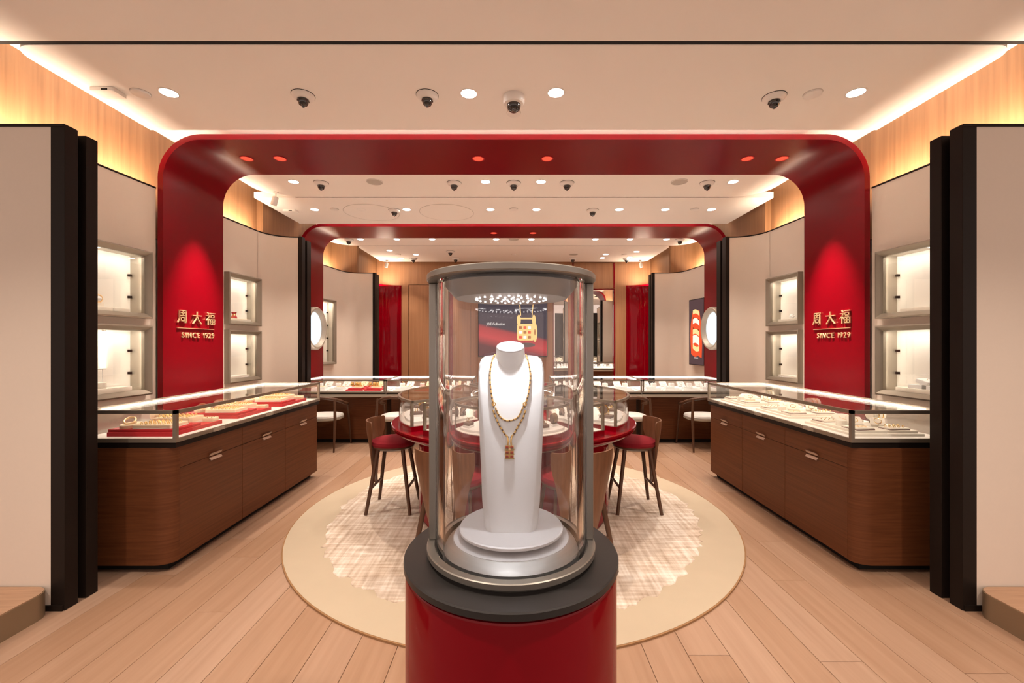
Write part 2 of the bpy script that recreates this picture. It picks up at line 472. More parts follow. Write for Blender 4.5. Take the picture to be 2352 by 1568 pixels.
# ================================================================== WALLS
ZW = 2.80
def wall_path(pts, z0, z1, th, side, holes=()):
    """pts: plan points for the left side (x<0) front surface; holes in arc length: (u0,u1,za,zb); th grows outward"""
    P = [Vector(p) for p in pts]; U = [0]
    for i in range(1, len(P)): U.append(U[-1] + (P[i] - P[i - 1]).length)
    us = sorted(set([round(u, 5) for u in U] + [round(h[k], 5) for h in holes for k in (0, 1)]))
    zs = sorted(set([z0, z1] + [h[k] for h in holes for k in (2, 3)]))
    def at(u):
        for i in range(len(P) - 1):
            if u <= U[i + 1] + 1e-4:
                return P[i].lerp(P[i + 1], (u - U[i]) / (U[i + 1] - U[i]))
        return P[-1]
    def nrm(u):
        d = (at(min(u + 0.01, U[-1])) - at(max(u - 0.01, 0))).normalized()
        return Vector((-d.y, d.x))
    mb = MB()
    fr = [at(u) for u in us]; bk = [at(u) + nrm(u) * th for u in us]
    def solid(i, j):
        if not (0 <= i < len(us) - 1 and 0 <= j < len(zs) - 1): return False
        um, zm = (us[i] + us[i + 1]) / 2, (zs[j] + zs[j + 1]) / 2
        return not any(h[0] < um < h[1] and h[2] < zm < h[3] for h in holes)
    def V(p, z): return (p.x, p.y, z)
    for i in range(len(us) - 1):
        for j in range(len(zs) - 1):
            if not solid(i, j): continue
            za, zb = zs[j], zs[j + 1]
            mb.add([V(fr[i], za), V(fr[i + 1], za), V(fr[i + 1], zb), V(fr[i], zb)], [(0, 1, 2, 3)])
            mb.add([V(bk[i], za), V(bk[i + 1], za), V(bk[i + 1], zb), V(bk[i], zb)], [(3, 2, 1, 0)])
            for (di, dj, p, q) in ((-1, 0, (i, za, zb), None), (1, 0, (i + 1, za, zb), None), (0, -1, None, za), (0, 1, None, zb)):
                if solid(i + di, j + dj): continue
                if p: mb.add([V(fr[p[0]], za), V(fr[p[0]], zb), V(bk[p[0]], zb), V(bk[p[0]], za)], [(0, 1, 2, 3)])
                else: mb.add([V(fr[i], q), V(fr[i + 1], q), V(bk[i + 1], q), V(bk[i], q)], [(0, 1, 2, 3)])
    cap = MB()
    for i in range(len(us) - 1):
        n0, n1 = nrm(us[i]) * -0.004, nrm(us[i + 1]) * -0.004
        cap.prism([(fr[i].x + n0.x, fr[i].y + n0.y), (fr[i + 1].x + n1.x, fr[i + 1].y + n1.y), (bk[i + 1].x, bk[i + 1].y), (bk[i].x, bk[i].y)], z1, z1 + 0.014)
    return mb.mirl(side), cap.mirl(side), at

def fillet(p0, p1, p2, r, n=8):
    p0, p1, p2 = Vector(p0), Vector(p1), Vector(p2)
    a, b = (p0 - p1).normalized(), (p2 - p1).normalized()
    ang = a.angle(b); d = r / math.tan(ang / 2); c = p1 + (a + b).normalized() * (r / math.sin(ang / 2))
    s, e = p1 + a * d - c, p1 + b * d - c
    a0 = math.atan2(s.y, s.x); a1 = math.atan2(e.y, e.x)
    while a1 - a0 > PI: a1 -= 2 * PI
    while a1 - a0 < -PI: a1 += 2 * PI
    return [tuple(c + Vector((math.cos(a0 + (a1 - a0) * i / n), math.sin(a0 + (a1 - a0) * i / n))) * r) for i in range(n + 1)]

NICHE = (1.025, 1.605, 1.663, 2.228)      # outer frame heights: lower bottom/top, upper bottom/top
near_pts = [(-3.20, 2.36), (-3.156, 3.0), (-3.112, 3.708)]
b2 = [(-3.104, 4.482), (-3.075, 5.15)] + fillet((-3.075, 4.9), (-3.07, 5.42), (-2.70, 5.42), 0.30) + [(-2.70, 5.42)]
b3 = [(-3.285, 7.17), (-3.20, 7.85)] + fillet((-3.21, 7.7), (-3.17, 8.147), (-2.66, 8.147), 0.26) + [(-2.66, 8.147)]
wallmat = 'wall_fabric'
niche_spots = []
def locate(at, u0, u1, side):
    a, b = at(u0), at(u1); c = (a + b) / 2
    d = b - a
    rz = math.atan2(d.y, d.x)
    if side > 0: return (-c.x, c.y), PI - rz + PI    # mirrored: local x runs towards -Y
    return (c.x, c.y), rz
for s in (-1, 1):
    nm = 'wall_' + SIDE[s]
    # lower fabric walls with openings for the niches
    def build(pts, hs, lab):
        mb, cap, at = wall_path(pts, 0.0, ZW, 0.055, s, hs)
        o = sempty(nm, lab, 'wall')
        obj('panel', mb, wallmat, o); obj('top_trim', cap, 'dark_metal', o)
        return at
    seg0 = Vector(near_pts[1]) - Vector(near_pts[0]); u_mid = seg0.length
    f0 = 0.035
    h1 = [(u_mid + 0.055, u_mid + 0.585, NICHE[0] + f0, NICHE[1] - f0), (u_mid + 0.055, u_mid + 0.585, NICHE[2] + f0, NICHE[3] - f0)]
    at1 = build(near_pts, h1, 'cream fabric wall with two lit niches in front of the nearer arch on the %s' % SIDE[s])
    h2 = [(0.12, 0.60, NICHE[0] + f0, NICHE[1] - f0), (0.12, 0.60, NICHE[2] + f0, NICHE[3] - f0)]
    at2 = build(b2, h2, 'cream fabric wall curving inward between the two arches on the %s' % SIDE[s])
    h3 = [(0.06, 0.44, 1.13, 2.19)] if s < 0 else []
    at3 = build(b3, h3, 'cream fabric wall curving inward behind the farther arch on the %s' % SIDE[s])
    for k in (0, 2):
        (p, rz) = locate(at1, h1[0][0], h1[0][1], s); niche_spots.append((s, 1, k // 2, p, rz, h1[0][1] - h1[0][0] + 2 * f0, NICHE[k], NICHE[k + 1]))
        (p, rz) = locate(at2, h2[0][0], h2[0][1], s); niche_spots.append((s, 2, k // 2, p, rz, h2[0][1] - h2[0][0] + 2 * f0, NICHE[k], NICHE[k + 1]))
    (p, rz) = locate(at3, 0.06, 0.44, s)
    niche_spots.append((s, 3, 0, p, rz, 0.45, 1.095, 2.225))
    # oak band behind and above
    def band(poly, lab, z0=2.45):
        P = [Vector(p) for p in poly]; off = []
        for i in range(len(P)):
            d0 = (P[i] - P[i - 1]).normalized() if i else (P[1] - P[0]).normalized()
            d1 = (P[i + 1] - P[i]).normalized() if i < len(P) - 1 else d0
            n0, n1 = Vector((-d0.y, d0.x)), Vector((-d1.y, d1.x))
            m_ = (n0 + n1).normalized(); off.append(P[i] + m_ * (0.03 / max(m_.dot(n0), 0.3)))
        mb = MB().loft([[(p.x, p.y, z0), (q.x, q.y, z0), (q.x, q.y, 3.47), (p.x, p.y, 3.47)] for p, q in zip(P, off)])
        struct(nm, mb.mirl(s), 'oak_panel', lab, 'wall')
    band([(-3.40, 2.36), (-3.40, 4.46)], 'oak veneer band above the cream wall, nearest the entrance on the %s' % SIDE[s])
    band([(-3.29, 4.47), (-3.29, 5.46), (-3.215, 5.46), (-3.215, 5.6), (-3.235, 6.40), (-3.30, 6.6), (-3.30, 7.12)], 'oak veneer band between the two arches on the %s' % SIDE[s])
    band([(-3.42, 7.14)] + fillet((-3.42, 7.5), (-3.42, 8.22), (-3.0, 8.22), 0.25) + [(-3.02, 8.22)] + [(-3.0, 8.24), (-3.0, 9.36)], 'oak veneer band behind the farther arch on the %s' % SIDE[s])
    # outer shell
    struct(nm, MB().box(-3.72, -3.62, 2.36, 9.7, 0, 3.6).mirl(s), wallmat, 'hidden outer wall shell on the %s' % SIDE[s], 'wall')
    # entrance pier: fabric front and two dark posts
    pr = sempty(nm, 'cream entrance pier edged with dark metal posts on the %s' % SIDE[s], 'pier', (s * 2.9, 2.4, 0))
    obj('panel', MB().box(-5.0, -2.445, 2.322, 2.37, 0.03, 2.632).mirl(s), wallmat, pr, world=True)
    obj('top_trim', MB().box(-5.0, -2.443, 2.318, 2.375, 2.632, 2.647).mirl(s), 'dark_metal', pr, world=True)
    obj('core', MB().box(-5.0, -2.50, 2.37, 2.50, 0.0, 2.63).mirl(s), 'black_gap', pr, world=True)
    obj('post', MB().box(-2.52, -2.4425, 2.321, 2.392, 0, 2.647).mirl(s), 'dark_metal', pr, world=True, bevel=0.002)
    obj('post', MB().box(-2.54, -2.4425, 2.437, 2.506, 0, 2.640).mirl(s), 'dark_metal', pr, world=True, bevel=0.002)
    obj('skirting', MB().box(-5.0, -2.45, 2.315, 2.33, 0, 0.03).mirl(s), 'dark_metal', pr, world=True)
    # second and third piers: dark posts at the end of the curving walls
    for (px, y0, y1, lab) in ((-2.688, 5.412, 5.655, 'dark metal post pair ending the curved wall before the farther arch on the %s'),
                              (-2.640, 8.135, 8.36, 'dark metal post pair ending the rearmost curved wall on the %s')):
        pq = sempty(nm, lab % SIDE[s], 'post', (s * 2.7, y0, 0))
        g = (y1 - y0)
        obj('core', MB().box(px - 0.5, px - 0.055, y0 + 0.07, y1 - 0.005, 0, ZW - 0.02).mirl(s), wallmat, pq, world=True)
        obj('gap_liner', MB().box(px - 0.053, px - 0.03, y0 + g * 0.3, y0 + g * 0.7, 0, ZW - 0.02).mirl(s), 'black_gap', pq, world=True)
        obj('post', MB().box(px - 0.05, px, y0, y0 + g * 0.36, 0, ZW + 0.014).mirl(s), 'dark_metal', pq, world=True, bevel=0.002)
        obj('post', MB().box(px - 0.05, px, y0 + g * 0.58, y1, 0, ZW + 0.0).mirl(s), 'dark_metal', pq, world=True, bevel=0.002)
    # red curved corner at the back
    pts = [(-2.95, 8.37)] + fillet((-2.95, 8.4), (-2.95, 9.34), (-2.45, 9.34), 0.46, 14) + [(-2.46, 9.34)]
    mb, cap, _ = wall_path(pts, 0, 2.735, 0.02, s)
    rc_ = sempty(nm, 'glossy red curved corner wall beside the wood back wall on the %s' % SIDE[s], 'wall')
    obj('panel', mb, 'red_gloss', rc_)
    # cove strips hidden behind the cream walls, throwing light up
    for (x, y0, y1) in ((-3.215, 2.45, 3.95), (-3.15, 4.52, 5.30), (-3.28, 7.2, 8.0)):
        L = y1 - y0
        dz = Vector((s * 0.75, 0, -1.0)).normalized(); dx = Vector((0, 1, 0)); dy = dz.cross(dx)
        ro = Matrix((dx, dy, dz)).transposed().to_euler()
        area('cove_light', (s * x, (y0 + y1) / 2, 2.832), L, 0.03, K_COVE * L, AMBER, ro)
    area('cove_light', (s * 2.80, 9.10, 2.70), 0.45, 0.03, 4.0, AMBER, (PI, 0, 0))
    # raised plinth of the shop window
    pl = sempty('trim_4' if s < 0 else 'trim_5', 'low wooden window plinth with bronze edge and rounded corner on the %s' % SIDE[s], 'plinth', (s * 3.2, 1.6, 0))
    poly = rrect(2.49, 4.6, 0.75, 2.318, 0.09, 8, (1, 0, 0, 1))
    obj('base', MB().prism([(x * s, y) for x, y in poly], 0, 0.131), 'plinth_edge', pl, world=True)
    poly = rrect(2.494, 4.6, 0.754, 2.314, 0.086, 8, (1, 0, 0, 1))
    obj('top', MB().prism([(x * s, y) for x, y in poly], 0.131, 0.135), 'plinth_oak', pl, world=True)

# light coves in front of the arches
area('cove_light', (0, 3.655, 3.30), 5.6, 0.05, 26.0, WARM, (PI, 0, 0))
area('cove_light', (0, 6.41, 3.30), 5.7, 0.05, 24.0, WARM, (PI, 0, 0))

# back wall
bw = sempty('wall_back', 'oak veneer back wall of the shop', 'wall', (0, 9.36, 0))
mb = MB()
for x0, x1, z0, z1 in ((-3.1, -2.31, 0, 3.47), (-2.31, -1.33, 2.755, 3.47), (-1.33, 1.29, 0, 3.47), (1.29, 2.22, 2.66, 3.47), (2.22, 3.1, 0, 3.47)):
    mb.box(x0, x1, 9.36, 9.44, z0, z1)
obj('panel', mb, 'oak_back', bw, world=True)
d1 = sempty('door_1', 'flush oak door leaf in the back wall beside the red corner', 'door', (-1.82, 9.37, 0))
obj('leaf', MB().box(-2.30, -1.34, 9.366, 9.41, 0.005, 2.745), 'oak_back', d1, world=True)
obj('frame_gap', MB().box(-2.32, -1.32, 9.415, 9.43, 0, 2.76), 'dark_metal', d1, world=True)
struct('wall_back', MB().box(-3.7, 3.7, 9.5, 9.6, 0, 3.6), wallmat, 'hidden outer shell behind the back wall', 'wall')
mr = thing('wall_mirror', 'tall mirror in a dark red reveal on the back wall', 'mirror', (1.755, 9.40, 0))
obj('glass', MB().box(1.30, 2.19, 9.40, 9.41, 0.02, 2.645), 'mirror', mr, world=True)
fr = MB()
for a in ((1.285, 1.30, 9.33, 9.41, 0, 2.66), (2.19, 2.215, 9.33, 9.41, 0, 2.66), (1.30, 2.19, 9.35, 9.41, 2.645, 2.66)): fr.box(*a)
obj('frame', fr, 'red_gloss', mr, world=True)
hp = sempty('trim_6', 'oak header panel edged in dark red above the mirror', 'panel', (1.755, 9.345, 2.67))
obj('board', MB().box(1.31, 2.18, 9.345, 9.36, 2.68, 3.23), 'oak_back', hp, world=True)
obj('edge', MB().box(2.18, 2.215, 9.335, 9.36, 2.67, 3.23), 'red_gloss', hp, world=True)
obj('edge', MB().box(1.285, 1.31, 9.335, 9.36, 2.67, 3.23), 'red_gloss', hp, world=True)

# ================================================================== WALL NICHES
def frame_mesh(wd, z0, z1, fw, depth):
    """mitred picture-frame moulding, local x along wall, -y towards the room"""
    mb = MB(); h = wd / 2
    prof = [(0.0, 0.0), (0.0, -depth), (0.012, -depth - 0.006), (fw * 0.75, -depth + 0.012), (fw, -depth + 0.030), (fw, 0.0)]
    cor = [(-h, z0, 1, 1), (h, z0, -1, 1), (h, z1, -1, -1), (-h, z1, 1, -1)]
    m_ = len(prof); v = []
    for (cx, cz, dx, dz) in cor:
        for (o_, y) in prof: v.append((cx + dx * o_, y, cz + dz * o_))
    f = []
    for i in range(4):
        j = (i + 1) % 4
        for k in range(m_ - 1): f.append((i * m_ + k, j * m_ + k, j * m_ + k + 1, i * m_ + k + 1))
    return mb.add(v, f)

FW = 0.045
def niche(s, bay, upper, p, rz, wd, z0, z1):
    where = {1: 'in front of the nearer arch', 2: 'just behind the nearer arch', 3: 'behind the farther arch'}[bay]
    lab = '%s wall niche with bronze frame %s, %s wall' % (('upper' if upper else 'lower') if bay < 3 else 'tall', where, SIDE[s])
    t = thing('display_niche', lab, 'display niche', (p[0], p[1], z0), rz, 'lit niches set in the cream walls')
    H = z1 - z0; h = wd / 2; D = 0.105
    obj('frame', frame_mesh(wd, 0, H, FW, 0.058), 'bronze', t, smooth=20)
    i = FW - 0.008
    obj('liner', MB().box(-h + i, -h + i + 0.006, 0, D, i, H - i).box(h - i - 0.006, h - i, 0, D, i, H - i).box(-h + i, h - i, 0, D, H - i - 0.006, H - i).box(-h + i, h - i, 0, D, i, i + 0.006), 'bronze_light', t)
    obj('back_panel', MB().box(-h + i, h - i, D - 0.005, D + 0.004, i, H - i), 'niche_white', t)
    obj('glass', MB().box(-h + FW, h - FW, -0.022, -0.018, FW, H - FW), 'pane', t)
    for zz in ((0.30, 0.62) if H < 0.8 else (0.2, 0.4, 0.6, 0.8)):
        obj('lock', MB().box(h * -s * -1 * 0 + (h - i - 0.022) * (1 if s < 0 else -1) - 0.008, (h - i - 0.022) * (1 if s < 0 else -1) + 0.008, 0.075, 0.100, H * zz, H * zz + 0.02), 'dark_metal', t)
    a = area('niche_light', (0, 0.0, H - i - 0.012), wd - 0.12, 0.02, 0.27 if H < 0.8 else 0.6, (1.0, 0.90, 0.78), (0.35, 0, 0), t)
    a2 = area('niche_light', ((h - i - 0.012) * (1 if s < 0 else -1), -0.005, H / 2), 0.012, H - 0.14, 0.09, (1.0, 0.86, 0.66), (PI / 2, 0, (0.6 if s < 0 else -0.6)), t)
    return t

niches = {}
for (s, bay, up, p, rz, wd, z0, z1) in niche_spots:
    if bay == 3 and s > 0: continue
    niches[(s, bay, up)] = (niche(s, bay, up, p, rz, wd, z0, z1), wd, z1 - z0)

def in_niche(key, name, mb, mat, label, cat, group=None):
    """put a thing (local coords: x along wall, y depth into wall, z above niche floor) into a niche"""
    t, wd, H = niches[key]
    base = FW - 0.002
    M = Matrix.Translation(t.location) @ Matrix.Rotation(t.rotation_euler.z, 4, 'Z')
    mb.v = [tuple(M @ Vector((x, y, z + base))) for x, y, z in mb.v]
    return single(name, mb, mat, label, cat, group)
def shelf_block(x0, x1, h=0.03): return soft_slab(x0, x1, -0.008, 0.096, 0.0005, h, 0.006, 0.003)
G = 'pale display blocks inside the wall niches'
in_niche((-1, 1, 1), 'display_block', shelf_block(-0.16, 0.015), 'ivory_pad', 'pale display block under the ring holder in the upper niche, left wall', 'display block', G)
in_niche((-1, 1, 1), 'display_block', shelf_block(0.025, 0.15), 'ivory_pad', 'pale empty display block beside the ring holder in the upper niche, left wall', 'display block', G)
in_niche((-1, 1, 0), 'display_block', shelf_block(-0.22, 0.17, 0.04), 'ivory_pad', 'long pale display block under a small stand, lower niche nearest the entrance, left wall', 'display block', G)
in_niche((-1, 2, 1), 'display_block', shelf_block(-0.2, 0.15), 'ivory_pad', 'pale display block under a red flask, upper niche, left wall', 'display block', G)
in_niche((-1, 2, 0), 'display_block', shelf_block(-0.2, 0.13), 'ivory_pad', 'pale empty display block, lower niche behind the nearer arch, left wall', 'display block', G)
in_niche((1, 1, 1), 'display_block', shelf_block(-0.13, 0.22), 'ivory_pad', 'pale empty display block, upper niche nearest the entrance, right wall', 'display block', G)
in_niche((1, 1, 0), 'display_block', shelf_block(-0.17, 0.22, 0.035), 'ivory_pad', 'pale display block under stacked pads, lower niche nearest the entrance, right wall', 'display block', G)
in_niche((1, 2, 1), 'display_block', shelf_block(-0.12, 0.2), 'ivory_pad', 'pale display block under a shell stand, upper niche, right wall', 'display block', G)
in_niche((1, 2, 0), 'display_block', shelf_block(-0.12, 0.2), 'ivory_pad', 'pale empty display block, lower niche behind the nearer arch, right wall', 'display block', G)
def niche_thing(key, name, label, cat, x, y, z):
    t, wd, H = niches[key]
    M = Matrix.Translation(t.location) @ Matrix.Rotation(t.rotation_euler.z, 4, 'Z')
    q = M @ Vector((x, y, z + FW - 0.002))
    return thing(name, label, cat, q, t.rotation_euler.z)
rh = niche_thing((-1, 1, 1), 'ring_holder', 'small gold ring holder on a round foot in the upper niche, left wall', 'ring holder', -0.05, 0.045, 0.03)
obj('foot', MB().lathe([(0.0, 0), (0.032, 0), (0.032, 0.03), (0.0, 0.03)], 20), 'ivory_pad', rh)
obj('ring', MB().torus(0.028, 0.006, 24, 8, Matrix.Translation((0, 0, 0.064)) @ Matrix.Rotation(PI / 2, 4, 'X')), 'gold_pale', rh)
obj('pearl', MB().lathe([(0, 0.044), (0.014, 0.05), (0.02, 0.064), (0.014, 0.078), (0, 0.084)], 14), 'white_pad', rh)
st = niche_thing((-1, 1, 0), 'jewellery_stand', 'small white two-post jewellery stand on a round drum in the lower niche, left wall', 'stand', -0.045, 0.045, 0.04)
obj('drum', MB().lathe([(0, 0), (0.04, 0), (0.042, 0.02), (0.04, 0.045), (0, 0.045)], 20), 'ivory_pad', st)
obj('post', MB().tube([(-0.025, 0, 0.045), (-0.025, 0, 0.15)], 0.003, 6), 'white_pad', st)
obj('post', MB().tube([(0.025, 0, 0.045), (0.025, 0, 0.15)], 0.003, 6), 'white_pad', st)
obj('crossbar', MB().tube([(-0.05, 0, 0.152), (0.05, 0, 0.152)], 0.007, 8), 'white_pad', st)
lr = niche_thing((-1, 1, 0), 'light_rod', 'slim glowing vertical light rod hanging in the lower niche, left wall', 'lamp', 0.03, 0.085, 0.20)
obj('tube', MB().tube([(0, 0, 0.0), (0, 0, 0.285)], 0.0045, 8), 'strip_warm', lr)
obj('clip', MB().box(-0.008, 0.008, -0.006, 0.012, 0.284, 0.294), 'bronze_light', lr)
fl = niche_thing((-1, 2, 1), 'red_flask', 'small red waisted flask on a block in the upper niche, left wall', 'flask', -0.06, 0.045, 0.03)
obj('body', MB().lathe([(0, 0), (0.03, 0), (0.032, 0.01), (0.018, 0.04), (0.026, 0.068), (0.03, 0.072), (0, 0.072)], 20), 'red_board', fl)
obj('neck_band', MB().lathe([(0.0185, 0.036), (0.021, 0.04), (0.0185, 0.044)], 20), 'gold', fl)
sh = niche_thing((1, 2, 1), 'shell_stand', 'white shell-shaped jewellery holder in the upper niche, right wall', 'stand', 0.03, 0.045, 0.03)
for a in range(5):
    an = -0.9 + a * 0.45
    obj('rib', MB().tube([(0, 0, 0.005), (0.03 * math.sin(an), 0, 0.03 * math.cos(an)), (0.055 * math.sin(an), 0.008, 0.055 * math.cos(an))], [0.006, 0.011, 0.006], 8), 'white_pad', sh)
obj('foot', MB().lathe([(0, 0), (0.025, 0), (0.02, 0.008), (0, 0.008)], 16), 'white_pad', sh)
for k, (dx, zz, sx, rot) in enumerate(((0.0, 0.035, 0.055, 0.1), (0.05, 0.075, 0.05, 0.5), (0.13, 0.035, 0.045, -0.2))):
    t = niche_thing((1, 1, 0), 'display_pad', '%s white pad in the lower niche nearest the entrance, right wall' % ('bottom', 'tilted upper', 'outer')[k], 'display pad', -0.02 + dx, 0.046, zz)
    mbp = soft_slab(-sx, sx, -0.045, 0.045, 0, 0.03, 0.006)
    if k == 1: mbp.xf(Matrix.Rotation(0.25, 4, 'Y'))
    obj('cushion', mbp, 'white_pad', t); obj('pin', MB().lathe([(0, 0.03), (0.005, 0.033), (0, 0.038)], 8).xf(Matrix.Rotation(0.25 if k == 1 else 0, 4, 'Y')), 'gold', t)

# lightbox picture on the right wall of the last bay
(_, _, _, pp, prz, _, _, _) = [q for q in niche_spots if q[0] == 1 and q[1] == 3][0]
pb = thing('lightbox_poster', 'black framed lightbox picture of coiled gold bracelets on red', 'poster', (pp[0], pp[1], 1.085), prz)
hh = 1.15; hw = 0.24
obj('case', MB().box(-hw, hw, -0.085, -0.001, 0, hh), 'dark_metal', pb, bevel=0.003)
pic = obj('picture', MB().box(-hw + 0.012, hw - 0.012, -0.088, -0.085, 0.012, hh - 0.012), 'poster_dark', pb)
def flat(poly, y, th=0.0012):
    n = len(poly)
    return MB().add([(x, y, z) for x, z in poly] + [(x, y - th, z) for x, z in poly], [tuple(range(n)), tuple(range(2 * n - 1, n - 1, -1))] + [(i, (i + 1) % n, n + (i + 1) % n, n + i) for i in range(n)])
obj('red_glow', flat([(-0.11, 0.93), (0.10, 0.95), (0.165, 0.66), (0.185, 0.35), (0.17, 0.13), (0.06, 0.16), (-0.04, 0.14), (-0.16, 0.19), (-0.19, 0.5), (-0.17, 0.72)], -0.0882), 'poster_red', pic)
for k, (zc, amp, th, mt) in enumerate(((0.90, 0.030, 0.07, 'poster_gold'), (0.80, -0.03, 0.05, 'poster_brown'), (0.735, 0.04, 0.085, 'poster_pale'), (0.62, -0.03, 0.05, 'poster_brown'), (0.555, 0.03, 0.085, 'poster_gold'), (0.42, 0.035, 0.14, 'poster_pale'), (0.31, -0.03, 0.08, 'poster_gold'))):
    up = [( -0.10 + 0.2 * i / 10, zc + amp * (1 - ((i - 5) / 5) ** 2) - 0.02 * (i - 5) / 5 + th / 2) for i in range(11)]
    obj('bracelet_print', flat(up + [(x, z - th) for x, z in up[::-1]], -0.0896 - 0.0004 * k), mt, pic)
cap_ = MB()      # tiny unreadable caption line
for i in range(10): cap_.v += []; k_ = flat(rrect(-0.062 + i * 0.0125, -0.053 + i * 0.0125, 0.118, 0.134, 0.003, 2), -0.0890); cap_.add(k_.v, k_.f)
co_ = obj('caption', cap_, 'screen_white', pic); co_['kind'] = 'stuff'

# round windows in the reveals of the farther arch
for s in (-1, 1):
    rw = thing('round_window', 'round backlit window with wide metal rim on the farther arch, %s leg' % SIDE[s], 'window', (s * 3.195, 6.80, 1.70), 0, 'round windows of the farther arch')
    prof = [(0.345, 0.0), (0.345, 0.05), (0.325, 0.075), (0.30, 0.075), (0.275, 0.04), (0.262, 0.02), (0.262, 0.0)]
    M = Matrix.Rotation(-s * PI / 2, 4, 'Y')
    obj('rim', MB().lathe(prof, 56, closed=True).xf(M), 'bronze_light', rw, smooth=40)
    obj('pane', MB().lathe([(0.0, 0.004), (0.268, 0.004), (0.268, 0.012), (0.0, 0.012)], 48).xf(M), 'backlit_round', rw)

# ================================================================== GILT SIGNS ON THE NEARER ARCH
def stroke(mb, pts, w_=0.011, d=0.012):
    for (a, b) in zip(pts, pts[1:]):
        A, B = Vector(a), Vector(b); t = (B - A).normalized(); n = Vector((-t.y, t.x)) * w_ / 2; e = t * w_ * 0.45
        q = [A - e - n, B + e - n, B + e + n, A - e + n]
        mb.add([(p.x, -d, p.y) for p in q] + [(p.x, 0, p.y) for p in q], [(0, 1, 2, 3), (7, 6, 5, 4), (0, 4, 5, 1), (1, 5, 6, 2), (2, 6, 7, 3), (3, 7, 4, 0)])
CH = {  # strokes on a unit square
 0: [[(0.22, 0.95), (0.80, 0.95), (0.82, 0.92), (0.82, 0.08), (0.70, 0.08)], [(0.22, 0.95), (0.22, 0.35), (0.08, 0.08)], [(0.33, 0.78), (0.71, 0.78)], [(0.52, 0.88), (0.52, 0.58)], [(0.32, 0.58), (0.72, 0.58)], [(0.36, 0.44), (0.68, 0.44), (0.68, 0.20), (0.36, 0.20), (0.36, 0.44)]],
 1: [[(0.06, 0.66), (0.94, 0.66)], [(0.50, 0.95), (0.50, 0.66), (0.40, 0.40), (0.10, 0.06)], [(0.50, 0.62), (0.62, 0.36), (0.92, 0.06)]],
 2: [[(0.20, 0.96), (0.26, 0.86)], [(0.06, 0.74), (0.36, 0.74), (0.20, 0.52), (0.04, 0.38)], [(0.22, 0.54), (0.22, 0.04)], [(0.28, 0.46), (0.38, 0.36)], [(0.44, 0.94), (0.96, 0.94)], [(0.52, 0.80), (0.88, 0.80), (0.88, 0.60), (0.52, 0.60), (0.52, 0.80)], [(0.46, 0.46), (0.94, 0.46), (0.94, 0.06), (0.46, 0.06), (0.46, 0.46)], [(0.70, 0.46), (0.70, 0.06)], [(0.46, 0.26), (0.94, 0.26)]]}
for s in (-1, 1):
    sg = thing('wall_sign', 'gilt raised lettering on the %s leg of the nearer red arch' % SIDE[s], 'sign', (s * 3.05, 4.095, 1.44), (PI / 2 if s < 0 else -PI / 2), 'gilt signs on the nearer arch')
    CS = 0.125
    for k in range(3):
        mb = MB()
        for st_ in CH[k]: stroke(mb, [((x - 0.5) * CS, (y - 0.5) * CS) for x, y in st_], 0.0078)
        obj('character', mb, 'gold_pale', sg, loc=((k - 1) * 0.182, -0.004, 0.262), smooth=0)
    obj('rule', MB().box(-0.235, 0.235, -0.011, 0.0, 0.155, 0.160), 'red_inner' if False else 'gold_pale', sg)
    xx = -0.185
    for ch in 'SINCE 1929':
        if ch == ' ': xx += 0.028; continue
        me = text_mesh(ch, 0.070, 0.010, 'LEFT'); me.materials.append(MATS['gold_pale'])
        wl = max(v.co.x for v in me.vertices)
        tx = obj('letter', me, None, sg, loc=(xx, -0.006, 0.070)); tx.rotation_euler = (PI / 2, 0, 0)
        xx += wl + 0.013

# ================================================================== CEILING FITTINGS
def tiny(name, profs, label, cat, loc, group, rz=0):
    t = thing(name, label, cat, loc, rz, group)
    for pn, mesh, mat in profs: obj(pn, mesh, mat, t)
    return t
ME = {}
ME['ring'] = mesh_of('trim_ring', MB().lathe([(0.050, 0.0), (0.060, 0.0), (0.060, -0.003), (0.050, -0.003)], 28, closed=True))
ME['lamp'] = mesh_of('lamp', MB().lathe([(0, -0.001), (0.050, -0.001), (0.050, 0.002), (0, 0.002)], 28))
ME['dome_base'] = mesh_of('base', MB().lathe([(0.0, 0.0), (0.078, 0.0), (0.078, -0.006), (0.070, -0.020), (0.046, -0.034), (0.0, -0.034)], 32))
ME['dome_gasket'] = mesh_of('gasket', MB().lathe([(0.0, 0.0), (0.080, 0.0), (0.080, -0.0035), (0.0, -0.0035)], 32))
ME['dome'] = mesh_of('dome', MB().lathe([(0.040, -0.034), (0.041, -0.044), (0.036, -0.048), (0.034, -0.060), (0.026, -0.073), (0.012, -0.080), (0.0, -0.081)], 24))
ME['eye'] = mesh_of('eye', MB().lathe([(0.0, -0.088), (0.010, -0.086), (0.013, -0.078), (0.0, -0.070)], 14))
def downlight(x, y, label, power=K_DOWN, lamp='lamp_disc', tgt=None, r=1.0, ang=1.35):
    t = thing('downlight', label, 'downlight', (x, y, ZC), 0, 'recessed ceiling downlights')
    o1 = obj('trim_ring', ME['ring'], 'plastic_white', t); o2 = obj('lamp', ME['lamp'], lamp, t)
    o1.scale = o2.scale = (r, r, 1)
    spot('downlight_beam', (0, 0, -0.012), power, WARM, ang, 0.7, tgt if tgt else (x, y, 0), t)
    return t
row = [(-2.45, 3.03), (-0.32, 3.04), (0.3, 3.03), (2.43, 3.03)]
for k, (x, y) in enumerate(row):
    downlight(x, y, 'round white downlight, %s from the left, in the row nearest the entrance' % ORD[k], r=1.1, power=K_DOWN * 1.1)
for k, (x, y) in enumerate([(-2.42, 4.69), (-0.31, 4.69), (0.3, 4.69), (2.41, 4.69)]):
    downlight(x, y, 'round white downlight, %s from the left, just behind the nearer arch' % ORD[k])
